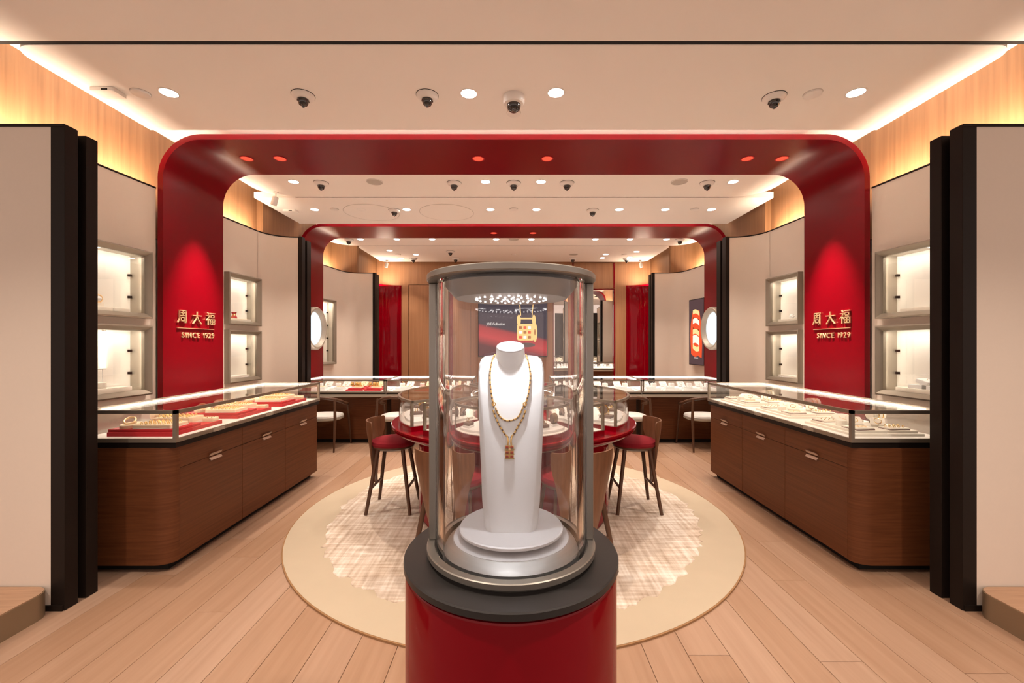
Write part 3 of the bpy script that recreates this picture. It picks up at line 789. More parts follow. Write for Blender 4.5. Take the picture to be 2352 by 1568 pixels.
for k, x in enumerate((-2.64, -2.02, -1.42, -0.31, 0.3, 1.4, 2.01, 2.62)):
    downlight(x, 5.66, 'round white downlight, %s from the left, in the row before the farther arch' % ORD[k], K_DOWN * 0.85)
for k, x in enumerate((-2.61, -1.99, -1.39, -0.3, 0.3, 1.39, 1.98, 2.6)):
    downlight(x, 7.26, 'small white downlight, %s from the left, just behind the farther arch' % ORD[k], K_DOWN * 0.85)
for k, (x, y) in enumerate([(-2.37, 8.14), (-1.95, 8.51), (-2.34, 8.88), (1.83, 8.49), (1.83, 8.83), (2.37, 8.24), (2.39, 8.79)]):
    downlight(x, y, 'small white downlight, %s listed from the left, in the rearmost ceiling panel' % ORD[k] if False else 'tiny white downlight in the rearmost ceiling panel, %s' % ('nearest the left edge', 'inner one of the left group', 'rear one of the left group', 'front one of the inner right group', 'rear one of the inner right group', 'front one nearest the right edge', 'rear one nearest the right edge')[k], K_DOWN * 0.85)
for k, x in enumerate((-2.45, -0.9, 0.9, 2.43)):      # row added out of view to brighten the front floor and ceiling
    downlight(x, 0.95, 'round white downlight added unseen over the shop threshold, %s from the left' % ORD[k], K_DOWN * 1.5, ang=1.7)
# red-lined downlights in the arches
def arch_light(x, y, zt, label, tgt, power):
    t = thing('arch_downlight', label, 'downlight', (x, y, zt), 0, 'downlights set in the red arches')
    obj('trim_ring', ME['ring'], 'red_inner', t); obj('lamp', ME['lamp'], 'lamp_red', t)
    spot('downlight_beam', (0, 0, -0.03), power, WARM, 0.66, 1.0, tgt, t, 0.01)
for k, x in enumerate((-2.56, -2.24, -0.34, 0.32, 2.24, 2.57)):
    s = -1 if x < 0 else 1
    if abs(x) > 2.4: tg, pw = (s * 3.05, 4.095, 1.38), 190.0
    elif abs(x) > 2: tg, pw = (s * 2.45, 4.0, 0.9), 30.0
    else: tg, pw = (x, 4.09, 0), 30.0
    arch_light(x, 4.09, 3.227, 'red-lined downlight under the nearer arch, %s from the left' % ORD[k], tg, pw)
for k, x in enumerate((-0.32, 0.31)):
    arch_light(x, 6.83, 3.227, 'red-lined downlight under the farther arch, %s of the centre' % ('left', 'right')[k], (x, 6.83, 0), 25.0)

def dome_cam(x, y, label):
    tiny('dome_camera', [('gasket', ME['dome_gasket'], 'black_gap'), ('base', ME['dome_base'], 'plastic_white'), ('dome', ME['dome'], 'dome_black'), ('lens', ME['eye'], 'dome_black')], label, 'security camera', (x, y, ZC), 'dome cameras on the ceiling')
for k, (x, y) in enumerate([(-1.51, 3.06), (-0.62, 3.06), (1.88, 3.08)]):
    dome_cam(x, y, 'white dome camera with black lens near the entrance, %s from the left' % ORD[k])
for k, x in enumerate((-2.13, -0.66, 0.0, 0.59, 2.14)):
    dome_cam(x, 4.72, 'white dome camera just behind the nearer arch, %s from the left' % ORD[k])
for k, x in enumerate((-1.59, 1.05)):
    dome_cam(x, 5.68, 'white dome camera before the farther arch, %s one of the pair' % SIDE[k * 2 - 1])
for k, x in enumerate((-2.82, 2.84)):
    dome_cam(x, 7.29, 'white dome camera just behind the farther arch, at its %s corner' % SIDE[k * 2 - 1])
for k, (x, y) in enumerate([(-2.1, 8.92), (-1.22, 8.21), (-1.21, 8.88), (1.23, 8.88), (2.36, 8.92)]):
    dome_cam(x, y, 'white dome camera in the rearmost ceiling panel, ' + ('far left', 'front one left of the centre', 'rear one left of the centre', 'one right of the centre', 'far right')[k])
bc = thing('turret_camera', 'larger surface-mounted dome camera in the middle of the front ceiling panel', 'security camera', (0.0, 3.08, ZC))
obj('housing', MB().lathe([(0, 0), (0.078, 0), (0.078, -0.040), (0.070, -0.056), (0.052, -0.060), (0, -0.060)], 32), 'plastic_white', bc)
obj('dome', MB().lathe([(0.050, -0.060), (0.050, -0.072), (0.045, -0.090), (0.028, -0.106), (0.0, -0.111)], 28), 'dome_black', bc)
obj('lens', MB().lathe([(0.0, -0.116), (0.010, -0.114), (0.013, -0.106), (0, -0.098)], 14).xf(Matrix.Translation((0, -0.012, 0))), 'dome_black', bc)
def disc(name, x, y, r, mat, label, cat, th=0.006, group=None):
    t = thing(name, label, cat, (x, y, ZC), 0, group)
    obj('plate', MB().lathe([(0, 0), (r, 0), (r, -th), (r * 0.9, -th - 0.002), (0, -th - 0.002)], 28), mat, t)
    if name == 'ceiling_speaker': obj('grille_ring', MB().lathe([(r, 0), (r + 0.006, 0), (r + 0.006, -th - 0.003), (r, -th - 0.003)], 28, closed=True), 'plastic_white', t)
    else: obj('gap', MB().lathe([(0, 0.0005), (r + 0.003, 0.0005), (r + 0.003, -0.0015), (0, -0.0015)], 28), 'speaker_grey', t)
for (x, y, lab) in ((-2.65, 3.03, 'flat round sprinkler cover beside the rectangular detector near the entrance'), (2.13, 3.04, 'flat round sprinkler cover between camera and downlight near the entrance, right side'),
                    (-0.0, 3.29, 'small round cover right behind the larger dome camera'), (-2.37, 5.64, 'flat round sprinkler cover before the farther arch, left side'), (2.39, 5.64, 'flat round sprinkler cover before the farther arch, right side'),
                    (0.0, 5.63, 'small round detector in the middle before the farther arch'), (-2.30, 8.49, 'tiny round cover in the rearmost ceiling panel, left side'), (0.0, 8.49, 'tiny round cover in the middle of the rearmost ceiling panel'), (2.20, 8.49, 'tiny round cover in the rearmost ceiling panel, right side')):
    disc('sprinkler_cover', x, y, 0.052 if y > 3.1 else 0.058, 'plastic_white', lab, 'sprinkler cover', 0.012, 'sprinkler covers on the ceiling')
for (x, y, lab) in ((-1.53, 4.69, 'grey round ceiling speaker behind the nearer arch, left'), (1.82, 4.69, 'grey round ceiling speaker behind the nearer arch, right'), (0.0, 7.26, 'grey round ceiling speaker behind the farther arch, centre'), (1.19, 8.49, 'grey round ceiling speaker in the rearmost panel')):
    disc('ceiling_speaker', x, y, 0.085, 'speaker_grey', lab, 'speaker', 0.004, 'ceiling speakers')
for x in (-1.93, -0.91):
    obj('access_panel', MB().lathe([(0, ZC - 0.0002), (0.36, ZC - 0.0002), (0.36, ZC - 0.002), (0, ZC - 0.002)], 48, x, 5.80), 'ceiling_paint', raft_mid)
    obj('access_seam', MB().lathe([(0.361, ZC), (0.365, ZC), (0.365, ZC - 0.0025), (0.361, ZC - 0.0025)], 48, x, 5.80, closed=True), 'speaker_grey', raft_mid)
for (x, y, lab) in ((-2.86, 3.01, 'white rectangular detector on the ceiling near the entrance'), (-2.98, 5.70, 'white rectangular detector on the ceiling before the farther arch')):
    t = thing('ceiling_detector', lab, 'detector', (x, y, ZC))
    obj('box', soft_slab(-0.085, 0.085, -0.055, 0.055, -0.028, 0.0, 0.012), 'plastic_white', t)
    obj('window', MB().box(0.0, 0.045, -0.0555, -0.050, -0.024, -0.012), 'dark_metal', t)
for (x, y, lab) in ((-2.80, 5.02, 'white cylindrical spotlight hanging at the rounded ceiling corner'), (-2.70, 9.10, 'white cylindrical spotlight above the red corner, left'), (2.70, 9.10, 'white cylindrical spotlight above the red corner, right')):
    t = thing('spotlight', lab, 'spotlight', (x, y, ZC), 0, 'hanging cylinder spotlights')
    obj('canopy', MB().lathe([(0, 0), (0.03, 0), (0.03, -0.008), (0, -0.008)], 18), 'plastic_white', t)
    obj('stem', MB().tube([(0, 0, -0.008), (0, 0, -0.05)], 0.006, 8), 'plastic_white', t)
    obj('body', MB().lathe([(0, -0.045), (0.026, -0.05), (0.034, -0.06), (0.034, -0.15), (0.028, -0.155), (0, -0.155)], 20).xf(Matrix.Translation((0, 0, -0.05)) @ Matrix.Rotation(0.25 * (1 if x < 0 else -1), 4, 'Y') @ Matrix.Translation((0, 0, 0.05))), 'plastic_white', t)

# ================================================================== SIDE COUNTERS
BED = 0.852; CTOP = 1.030
def counter(s):
    nm = SIDE[s]
    t = thing('display_counter', 'walnut display counter topped by a long glass case, %s side of the shop' % nm, 'display counter', (s * 2.46, 3.7, 0), 0, 'walnut glass counters')
    def P(name, mb, mat, parent=t, bevel=0.0, smooth=35):
        mb = mb.mir(s)
        L = t.location
        mb.v = [(x - L.x, y - L.y, z - L.z) for x, y, z in mb.v]
        return obj(name, mb, mat, parent, bevel=bevel, smooth=smooth)
    X0, X1, Y0, Y1 = 2.165, 2.76, 2.687, 4.70
    corner = [(X0 + 0.10 - 0.10 * math.sin(a), Y0 + 0.08 - 0.08 * math.cos(a)) for a in [0.5 * PI * i / 8 for i in range(9)]]
    body = [(X1, Y0)] + corner + [(X0 + 0.020, Y0 + 0.08), (X0 + 0.020, Y1), (X1, Y1)]
    P('carcass', MB().prism(body, 0.055, 0.792), 'walnut', smooth=50)
    P('toe_kick', MB().box(X0 + 0.06, X1 - 0.02, Y0 + 0.06, Y1 - 0.03, 0, 0.055), 'black_gap')
    ys = [2.767, 3.406, 4.046, 4.696]
    for k in range(3):
        a, b = ys[k] + 0.0015, ys[k + 1] - 0.0015; mid = (a + b) / 2
        dr = P('drawer', MB().box(X0, X0 + 0.019, a, b, 0.6505, 0.792), 'walnut', bevel=0.001)
        P('keyhole', MB().lathe([(0, 0), (0.005, 0), (0.005, 0.001), (0, 0.001)], 12).xf(Matrix.Translation((X0, b - 0.05, 0.745)) @ Matrix.Rotation(-PI / 2, 4, 'Y')), 'gold_dark', dr)
        def flap(sg):
            z_ = 0.649 + sg * 0.006; m_ = MB()
            m_.loft([[(X0 - 0.006, mid - w_, z_), (X0 - 0.002, mid - w_, z_ + sg * 0.002), (X0 - 0.002, mid + w_, z_ + sg * 0.002), (X0 - 0.006, mid + w_, z_)] for w_ in (0.060,)] +
                    [[(X0 - 0.020, mid - w_, z_ + sg * h_), (X0 - 0.015, mid - w_, z_ + sg * (h_ + 0.002)), (X0 - 0.015, mid + w_, z_ + sg * (h_ + 0.002)), (X0 - 0.020, mid + w_, z_ + sg * h_)] for w_, h_ in ((0.058, 0.017),)])
            m_.box(X0 - 0.008, X0 + 0.001, mid - 0.05, mid + 0.05, min(z_, z_ + sg * 0.004), max(z_, z_ + sg * 0.004))
            return m_
        hd = flap(1)
        P('handle', hd, 'copper_pull', dr)
        dd = P('door', MB().box(X0, X0 + 0.019, a, b, 0.057, 0.6475), 'walnut', bevel=0.001)
        hd = flap(-1)
        P('handle', hd, 'copper_pull', dd)
        P('keyhole', MB().lathe([(0, 0), (0.005, 0), (0.005, 0.001), (0, 0.001)], 12).xf(Matrix.Translation((X0, b - 0.05, 0.60)) @ Matrix.Rotation(-PI / 2, 4, 'Y')), 'gold_dark', dd)
        P('lock_tab', MB().box(2.128, 2.140, mid - 0.055, mid + 0.055, 0.826, 0.848), 'bronze_light', bevel=0.002)
    CX0, CX1, CY0, CY1 = 2.137, 2.765, 2.700, 4.705
    P('plinth_band', MB().box(CX0 + 0.008, CX1, CY0 + 0.008, CY1, 0.792, 0.826), 'dark_metal')
    P('base_frame', MB().box(CX0, CX1, CY0, CY1, 0.826, 0.850), 'bronze')
    P('bed', MB().box(CX0 + 0.012, CX1 - 0.01, CY0 + 0.012, CY1 - 0.01, 0.850, BED), 'bed_white')
    fr = MB(); th = 0.022
    for (x, y) in ((CX0, CY0), (CX1 - th, CY0), (CX0, CY1 - th), (CX1 - th, CY1 - th)): fr.box(x, x + th, y, y + th, 0.850, CTOP)
    fr.box(CX0, CX0 + th, CY0, CY1, CTOP - th, CTOP).box(CX1 - th, CX1, CY0, CY1, CTOP - th, CTOP).box(CX0, CX1, CY0, CY0 + th, CTOP - th, CTOP).box(CX0, CX1, CY1 - th, CY1, CTOP - th, CTOP)
    P('case_frame', fr, 'bronze')
    for a, b in zip([CY0 + th] + ys[1:3], ys[1:3] + [CY1 - th]):
        P('front_glass', MB().box(CX0 + 0.006, CX0 + 0.011, a + 0.001, b - 0.001, 0.851, CTOP - th), 'pane')
    P('end_glass', MB().box(CX0 + th, CX1 - th, CY0 + 0.006, CY0 + 0.011, 0.851, CTOP - th), 'pane')
    P('end_glass', MB().box(CX0 + th, CX1 - th, CY1 - 0.011, CY1 - 0.006, 0.851, CTOP - th), 'pane')
    P('back_glass', MB().box(CX1 - 0.011, CX1 - 0.006, CY0 + th, CY1 - th, 0.851, CTOP - th), 'pane')
    P('top_glass', MB().box(CX0 + th, CX1 - th, CY0 + th, CY1 - th, CTOP - 0.007, CTOP - 0.001), 'pane_top')
    P('light_strip', MB().box(CX1 - th - 0.014, CX1 - th, CY0 + 0.14, CY1 - th, CTOP - 0.022, CTOP - 0.010), 'strip_warm')
    P('light_strip', MB().box(CX0 + 0.10, CX1 - th - 0.02, CY1 - th - 0.014, CY1 - th, CTOP - 0.022, CTOP - 0.010), 'strip_warm')
    P('light_strip', MB().box(CX0 + th, CX0 + th + 0.006, CY0 + 0.05, CY1 - 0.05, CTOP - th - 0.004, CTOP - th), 'strip_warm')
    return t
counter(-1); counter(1)

# ---- jewellery display pieces
def jewels(n_x, n_y, x0, x1, y0, y1, z, kind='ring', jit=0.3):
    mb = MB()
    for i in range(n_x):
        for j in range(n_y):
            x = x0 + (x1 - x0) * (i + 0.5) / n_x; y = y0 + (y1 - y0) * (j + 0.5) / n_y
            if kind == 'ring': mb.torus(0.0075, 0.0022, 10, 5, Matrix.Translation((x, y, z + 0.006)) @ Matrix.Rotation(PI / 2 + random.uniform(-0.2, 0.2), 4, 'X'))
            elif kind == 'chain':
                mb.torus(0.020, 0.0016, 16, 5, Matrix.Translation((x, y, z + 0.0016)) @ Matrix.Diagonal((1, 1.5, 1, 1)))
                mb.lathe([(0, z), (0.005, z + 0.002), (0, z + 0.006)], 6, x, y - 0.034)
            else: mb.lathe([(0, z), (0.004, z + 0.001), (0.003, z + 0.005), (0, z + 0.006)], 6, x, y)
    return mb
def pad(name, label, cat, cx, cy, z, wx, wy, h, mat, jw=None, group=None, rz=0.0, tilt=0.0, jmat='gold', r=0.008, lip=None):
    t = thing(name, label, cat, (cx, cy, z), rz, group)
    M = Matrix.Rotation(tilt, 4, 'X')
    off = abs(math.sin(tilt)) * wy / 2
    M = Matrix.Translation((0, 0, off)) @ M
    obj('cushion', soft_slab(-wx / 2, wx / 2, -wy / 2, wy / 2, 0.0, h, r).xf(M), mat, t)
    if lip: obj('edge_band', soft_slab(-wx / 2 - 0.002, wx / 2 + 0.002, -wy / 2 - 0.002, wy / 2 + 0.002, 0.0005, h * 0.35, r).xf(M), lip, t)
    if tilt: obj('prop', MB().prism([(-wx * 0.3, wy * 0.05), (wx * 0.3, wy * 0.05), (wx * 0.3, wy * 0.35), (-wx * 0.3, wy * 0.35)], 0.0, max(off + math.sin(tilt) * wy * 0.04, 0.003)), mat, t)
    if jw:
        j = obj('jewellery', jewels(jw[0], jw[1], -wx * 0.42, wx * 0.42, -wy * 0.42, wy * 0.42, h, jw[2]).xf(M), jmat, t); j['kind'] = 'stuff'
    return t
def roll(label, cx, cy, z, r, L, mat, rz=0.0, bands=3, group='bracelet rolls'):
    t = thing('bracelet_roll', label, 'bracelet roll', (cx, cy, z), rz, group)
    M = Matrix.Translation((0, 0, r + 0.022)) @ Matrix.Rotation(PI / 2, 4, 'Y')
    obj('cushion', MB().lathe([(0, -L / 2), (r * 0.8, -L / 2), (r, -L / 2 + 0.012), (r * 1.02, 0), (r, L / 2 - 0.012), (r * 0.8, L / 2), (0, L / 2)], 24).xf(M), mat, t)
    for sx in (-1, 1):
        obj('foot', MB().tube([(sx * L * 0.3, -r * 0.5, 0), (sx * L * 0.3, -r * 0.45, 0.03)], 0.003, 6).tube([(sx * L * 0.3, r * 0.5, 0), (sx * L * 0.3, r * 0.45, 0.03)], 0.003, 6), 'gold_dark', t)
    for b in range(bands):
        obj('bangle', MB().torus(r * 1.05, 0.003, 24, 6, M @ Matrix.Translation((0, 0, (b - (bands - 1) / 2) * L / (bands + 1)))), 'gold', t)
    return t

MOD = ('nearest the entrance', 'in the middle', 'at the far end')
MODW = ('nearest', 'middle', 'farthest')
for k in range(3):       # left counter: red boards
    y0 = 2.765 + 0.655 * k
    bd = thing('display_board', 'stepped red board in the left counter, %s' % MOD[k], 'display board', (-2.42, y0 + 0.23, BED), 0, 'red boards in the left counter')
    obj('lower_step', soft_slab(-0.215, 0.215, -0.235, 0.235, 0, 0.026, 0.004, 0.002), 'red_board', bd)
    obj('upper_step', soft_slab(-0.215, 0.205, -0.225, 0.03, 0.0262, 0.044, 0.004, 0.002), 'red_board', bd)
    zb, zu = BED + 0.0263, BED + 0.0443
    yc = y0 + 0.23
    pl_ = 'on the %s red board' % MODW[k]
    GP = 'cream pads in the left counter'
    pad('ring_tray', 'large cream tray of gold rings, front one ' + pl_, 'ring tray', -2.37, yc - 0.125, zu, 0.24, 0.17, 0.024, 'cream_pad', (7, 4, 'ring'), GP, 0.05, lip='ivory_pad')
    pad('ring_tray', 'raised cream tray of gold rings, rear one ' + pl_, 'ring tray', -2.42, yc + 0.085, zb, 0.26, 0.15, 0.05, 'cream_pad', (7, 4, 'ring'), GP, 0.04, lip='ivory_pad')
    pad('earring_pad', 'small cream earring pad at the far corner ' + pl_, 'pad', -2.275, yc + 0.185, zb, 0.11, 0.075, 0.026, 'cream_pad', (3, 2, 'stud'), GP, 0.1)
    ov = thing('oval_pad', 'oval cream pad carrying a leaning gold bangle ' + pl_, 'pad', (-2.565, yc - 0.13, zu), 0.3, GP)
    obj('cushion', MB().loft([[(0.055 * c_ * math.cos(a), 0.085 * c_ * math.sin(a), z) for a in [2 * PI * i / 24 for i in range(24)]] for c_, z in ((1, 0), (1, 0.018), (0.95, 0.022))]), 'cream_pad', ov)
    obj('bangle', MB().torus(0.030, 0.006, 24, 8, Matrix.Translation((0, -0.02, 0.044)) @ Matrix.Rotation(0.7, 4, 'X')), 'gold_pale', ov)
    obj('prop', MB().prism([(-0.02, -0.03), (0.02, -0.03), (0.02, 0.02), (-0.02, 0.02)], 0.022, 0.030), 'cream_pad', ov)
    if k < 2: roll('cream roll with gold bracelets behind the trays ' + pl_, -2.595, yc + 0.135, zb, 0.030, 0.11, 'cream_pad', 1.35, 3)
    else: pad('chain_pad', 'tilted cream pad with gold chains behind the trays ' + pl_, 'pad', -2.595, yc + 0.10, zb, 0.075, 0.09, 0.016, 'cream_pad', (1, 1, 'chain'), GP, 0.1, 0.4)

for k in range(3):       # right counter: layered ivory trays
    y0 = 2.77 + 0.655 * k; yc = y0 + 0.235
    pl_ = 'of the %s ivory set' % MODW[k]
    GP = 'ivory trays and pads in the right counter'
    bd = thing('layered_tray', 'low layered ivory tray in the right counter, %s of three' % MODW[k], 'tray', (2.44, yc, BED), 0, GP)
    obj('lower_tray', soft_slab(-0.235, 0.23, -0.24, 0.24, 0, 0.016, 0.012), 'ivory_pad', bd)
    obj('upper_tray', soft_slab(-0.215, 0.0, -0.225, 0.20, 0.0162, 0.034, 0.012), 'ivory_pad', bd)
    obj('upper_tray', soft_slab(0.015, 0.21, -0.215, 0.10, 0.0162, 0.032, 0.012), 'ivory_pad', bd)
    z1 = BED + 0.0345; z2 = BED + 0.0325; z0 = BED + 0.0165
    pad('necklace_pad', 'flat dark-edged ivory pad with fine chains at the front ' + pl_, 'pad', 2.30, yc - 0.155, z1, 0.13, 0.12, 0.014, 'ivory_pad', (2, 1, 'chain'), GP, 0.1, lip='maroon', jmat='gold_pale')
    pad('necklace_pad', 'tilted ivory pad with a gold pendant, ' + pl_, 'pad', 2.385, yc - 0.015, z1, 0.085, 0.11, 0.016, 'ivory_pad', (1, 1, 'chain'), GP, -0.5, 0.35)
    pad('ring_tray', 'dark-edged ivory ring pad on the wall side ' + pl_, 'ring tray', 2.54, yc - 0.155, z2, 0.14, 0.09, 0.012, 'ivory_pad', (4, 2, 'ring'), GP, 0.05, lip='maroon')
    pad('ring_tray', 'dark-edged ivory ring pad at the rear corner ' + pl_, 'ring tray', 2.29, yc + 0.13, z1, 0.12, 0.11, 0.014, 'ivory_pad', (3, 3, 'stud'), GP, 0.1, lip='maroon')
    pad('jewel_wedge', 'ivory wedge with a gold brooch beside the roll ' + pl_, 'pad', 2.515, yc - 0.055, z2, 0.08, 0.08, 0.018, 'ivory_pad', (1, 1, 'chain'), GP, -0.6, 0.5)
    sp_ = thing('shield_pad', 'broad shield-shaped ivory necklace pad at the back ' + pl_, 'pad', (2.47, yc + 0.175, z0), 0.05, GP)
    obj('cushion', MB().loft([[(x * c_, y * c_, z + y * 0.25 + 0.02 if z > 0 else z) for x, y in [(-0.10, -0.05), (-0.04, -0.075), (0.04, -0.075), (0.10, -0.05), (0.085, 0.03), (0.035, 0.065), (-0.035, 0.065), (-0.085, 0.03)]] for c_, z in ((1, 0), (1, 0.012), (0.95, 0.018))]), 'ivory_pad', sp_)
    obj('chain', MB().tube([(0.045 * math.sin(a), -0.01 - 0.045 * math.cos(a), 0.0395 + (-0.01 - 0.045 * math.cos(a)) * 0.25) for a in [-2.4 + 4.8 * i / 24 for i in range(25)]], 0.0014, 5), 'gold_pale', sp_)
    roll('ivory pillow roll with gold bands on little feet ' + pl_, 2.60, yc + 0.06, z2, 0.036, 0.12, 'ivory_pad', (0.25, 0.1, 0.3)[k], 2, 'ivory rolls in the right counter')
    pad('bracelet_pillow', 'plump ivory bracelet pillow near the front ' + pl_, 'pillow', 2.272, yc - 0.045, z1, 0.07, 0.05, 0.038, 'ivory_pad', None, GP, 0.2, r=0.024)

# ================================================================== FAR DESKS WITH GLASS CASES
FB = 0.772
def far_case(s, x0, x1, lab, cool):
    t = thing('consultation_desk', lab, 'display counter', (s * (x0 + x1) / 2, 6.45, 0), 0, 'seated consultation desks at the back')
    def P(name, mb, mat, bevel=0.0):
        mb = mb.mir(s); L = t.location; mb.v = [(x - L.x, y - L.y, z - L.z) for x, y, z in mb.v]
        return obj(name, mb, mat, t, bevel=bevel)
    y0, y1, th = 6.10, 6.85, 0.020
    P('cabinet', MB().box(x0 + 0.03, x1 - 0.03, 6.29, 6.80, 0.05, 0.690), 'walnut')
    P('toe_kick', MB().box(x0 + 0.05, x1 - 0.05, 6.33, 6.78, 0, 0.05), 'black_gap')
    P('worktop', MB().box(x0 - 0.004, x1 + 0.004, y0 + 0.005, y1, 0.690, 0.733), 'bronze_light', 0.002)
    P('plinth_band', MB().box(x0 + 0.01, x1 - 0.01, y0 + 0.02, y1, 0.733, 0.748), 'dark_metal')
    P('base_frame', MB().box(x0, x1, y0, y1, 0.748, 0.770), 'bronze')
    P('bed', MB().box(x0 + 0.01, x1 - 0.01, y0 + 0.01, y1 - 0.01, 0.770, FB), 'bed_white')
    fr = MB(); zt = 0.940
    for (x, y) in ((x0, y0), (x1 - th, y0), (x0, y1 - th), (x1 - th, y1 - th)): fr.box(x, x + th, y, y + th, 0.770, zt)
    fr.box(x0, x1, y0, y0 + th, zt - th, zt).box(x0, x1, y1 - th, y1, zt - th, zt).box(x0, x0 + th, y0, y1, zt - th, zt).box(x1 - th, x1, y0, y1, zt - th, zt)
    P('case_frame', fr, 'bronze')
    P('front_glass', MB().box(x0 + th, x1 - th, y0 + 0.006, y0 + 0.010, 0.771, zt - th), 'pane')
    P('back_glass', MB().box(x0 + th, x1 - th, y1 - 0.010, y1 - 0.006, 0.771, zt - th), 'pane')
    P('side_glass', MB().box(x0 + 0.006, x0 + 0.010, y0 + th, y1 - th, 0.771, zt - th), 'pane')
    P('side_glass', MB().box(x1 - 0.010, x1 - 0.006, y0 + th, y1 - th, 0.771, zt - th), 'pane')
    P('top_glass', MB().box(x0 + th, x1 - th, y0 + th, y1 - th, zt - 0.006, zt - 0.001), 'pane_top')
    sm = 'strip_white'
    P('light_strip', MB().box(x0 + th, x1 - th, y1 - th - 0.018, y1 - th, zt - 0.020, zt - 0.008), sm)
    P('light_strip', MB().box(x1 - th - 0.014, x1 - th, y0 + 0.25, y1 - th - 0.02, zt - 0.020, zt - 0.008), sm)
    return t
far_case(-1, 1.845, 3.06, 'wide desk with glass case of red and gold pieces, outer one on the left', 0)
far_case(-1, 0.80, 1.835, 'desk with glass case partly behind the round table, inner one on the left', 0)
far_case(1, 1.845, 3.06, 'wide desk with glass case of white pads, outer one on the right', 1)
far_case(1, 0.80, 1.835, 'desk with glass case partly behind the round table, inner one on the right', 1)
cnt = 0
for s in (-1, 1):
    for ui, (x0, x1, n) in enumerate(((1.845, 3.06, 4), (0.80, 1.835, 3))):
        for k in range(n):
            xa = x0 + 0.07 + (x1 - x0 - 0.14) * (k + 0.5) / n; wd = (x1 - x0 - 0.14) / n * 0.90
            red = s < 0 and ((ui == 0 and k < 2) or (ui == 1 and k == 1))
            pos = '%s tray from the wall, %s %s desk' % (ORD[n - 1 - k], ('outer', 'inner')[ui], SIDE[s])
            GP = 'trays in the far desks'
            t = thing('jewellery_tray', '%s display tray, %s' % ('red' if red else 'white', pos), 'tray', (s * xa, 6.40, FB), 0, GP)
            obj('tray', soft_slab(-wd / 2, wd / 2, -0.22, 0.20, 0, 0.018, 0.01), 'red_board' if red else 'white_pad', t)
            obj('upper_tray', soft_slab(-wd / 2 + 0.02, wd / 2 - 0.02, -0.18, 0.18, 0.0182, 0.034, 0.01), 'red_board' if red else 'white_pad', t)
            zz = FB + 0.0345
            pad('ring_tray', 'front pad with small jewels on the %s' % pos, 'ring tray', s * (xa - 0.03), 6.285, zz, wd * 0.55, 0.10, 0.016, 'cream_pad' if red else 'white_pad', (5, 2, 'ring' if s < 0 else 'stud'), GP, 0.0, jmat='gold' if s < 0 else 'steel')
            pad('display_pad', 'tilted rear pad with a chain on the %s' % pos, 'pad', s * (xa - 0.045), 6.50, zz, 0.11, 0.10, 0.016, 'cream_pad' if red else 'white_pad', (1, 1, 'chain'), GP, 0.1 * s, 0.7, jmat='gold' if s < 0 else 'steel')
            if red and k != 1 or (s < 0 and ui == 0 and k == 1):
                for q in range(3):
                    b = single('gold_figurine', MB().lathe([(0, 0), (0.026, 0.004), (0.030, 0.022), (0.022, 0.040), (0.024, 0.055), (0.014, 0.072), (0, 0.076)], 14).xf(Matrix.Translation((s * (xa + 0.06 + (q - 1) * 0.055), 6.44 + 0.02 * (q % 2), zz))), 'gold', 'plump gold figurine, %s of three, on the %s' % (ORD[q], pos), 'figurine', 'gold figurines in the far left desk')
            else:
                cb = thing('display_cube', 'small upright pad block on the %s' % pos, 'display block', (s * (xa + 0.06), 6.44, zz), 0.2, GP)
                obj('block', soft_slab(-0.035, 0.035, -0.03, 0.03, 0, 0.055, 0.008), 'white_pad', cb)
                obj('ring', MB().torus(0.012, 0.0025, 14, 6, Matrix.Translation((0, 0, 0.066)) @ Matrix.Rotation(PI / 2, 4, 'X')), 'gold' if s < 0 else 'steel', cb)

# ================================================================== ROUND RUG AND TABLE
TC = (0.0, 3.757)
rug = thing('round_rug', 'round cream rug with pale hatched centre under the red table', 'rug', (TC[0], TC[1], 0))
obj('edge', MB().lathe([(1.78, 0.0005), (1.797, 0.0005), (1.797, 0.010), (1.78, 0.012)], 120, closed=True), 'rug_edge', rug)
obj('border', MB().lathe([(0, 0.0008), (1.785, 0.0008), (1.789, 0.012), (1.78, 0.0145), (0, 0.0145)], 120), 'rug_border', rug)
ring = []
for i in range(240):
    a = 2 * PI * i / 240; r = 1.53 + 0.02 * math.sin(5 * a + 1) + random.uniform(-0.03, 0.02)
    ring.append((r * math.cos(a), r * math.sin(a)))
obj('field', MB().loft([[(x, y, 0.0146) for x, y in ring], [(x * 0.998, y * 0.998, 0.0185) for x, y in ring]]), 'rug_field', rug)

rt = thing('round_table', 'round red lacquered table on a broad drum base', 'table', (TC[0], TC[1], 0.0188))
obj('drum', MB().lathe([(0, 0), (0.79, 0), (0.79, 0.04), (0.815, 0.04), (0.815, 0.725), (0, 0.725)], 72), 'red_gloss', rt)
obj('table_top', MB().lathe([(0, 0.725), (0.99, 0.725), (1.020, 0.738), (1.030, 0.752), (1.020, 0.757), (1.020, 0.764), (1.036, 0.768), (1.038, 0.782), (1.030, 0.788), (0, 0.788)], 96), 'red_table', rt)
obj('painted_under_glow', MB().lathe([(0.965, 0.7175), (0.98, 0.7175), (0.98, 0.7249), (0.965, 0.7249)], 96, closed=True), 'bronze_light', rt)  # pale ring imitates the lit line under the rim by its colour
ZT = 0.0188 + 0.788
CASE_Z = 1.035
names = {0: 'front', 1: 'right', 2: 'rear', 3: 'left'}
R0, R1 = 0.46, 0.984
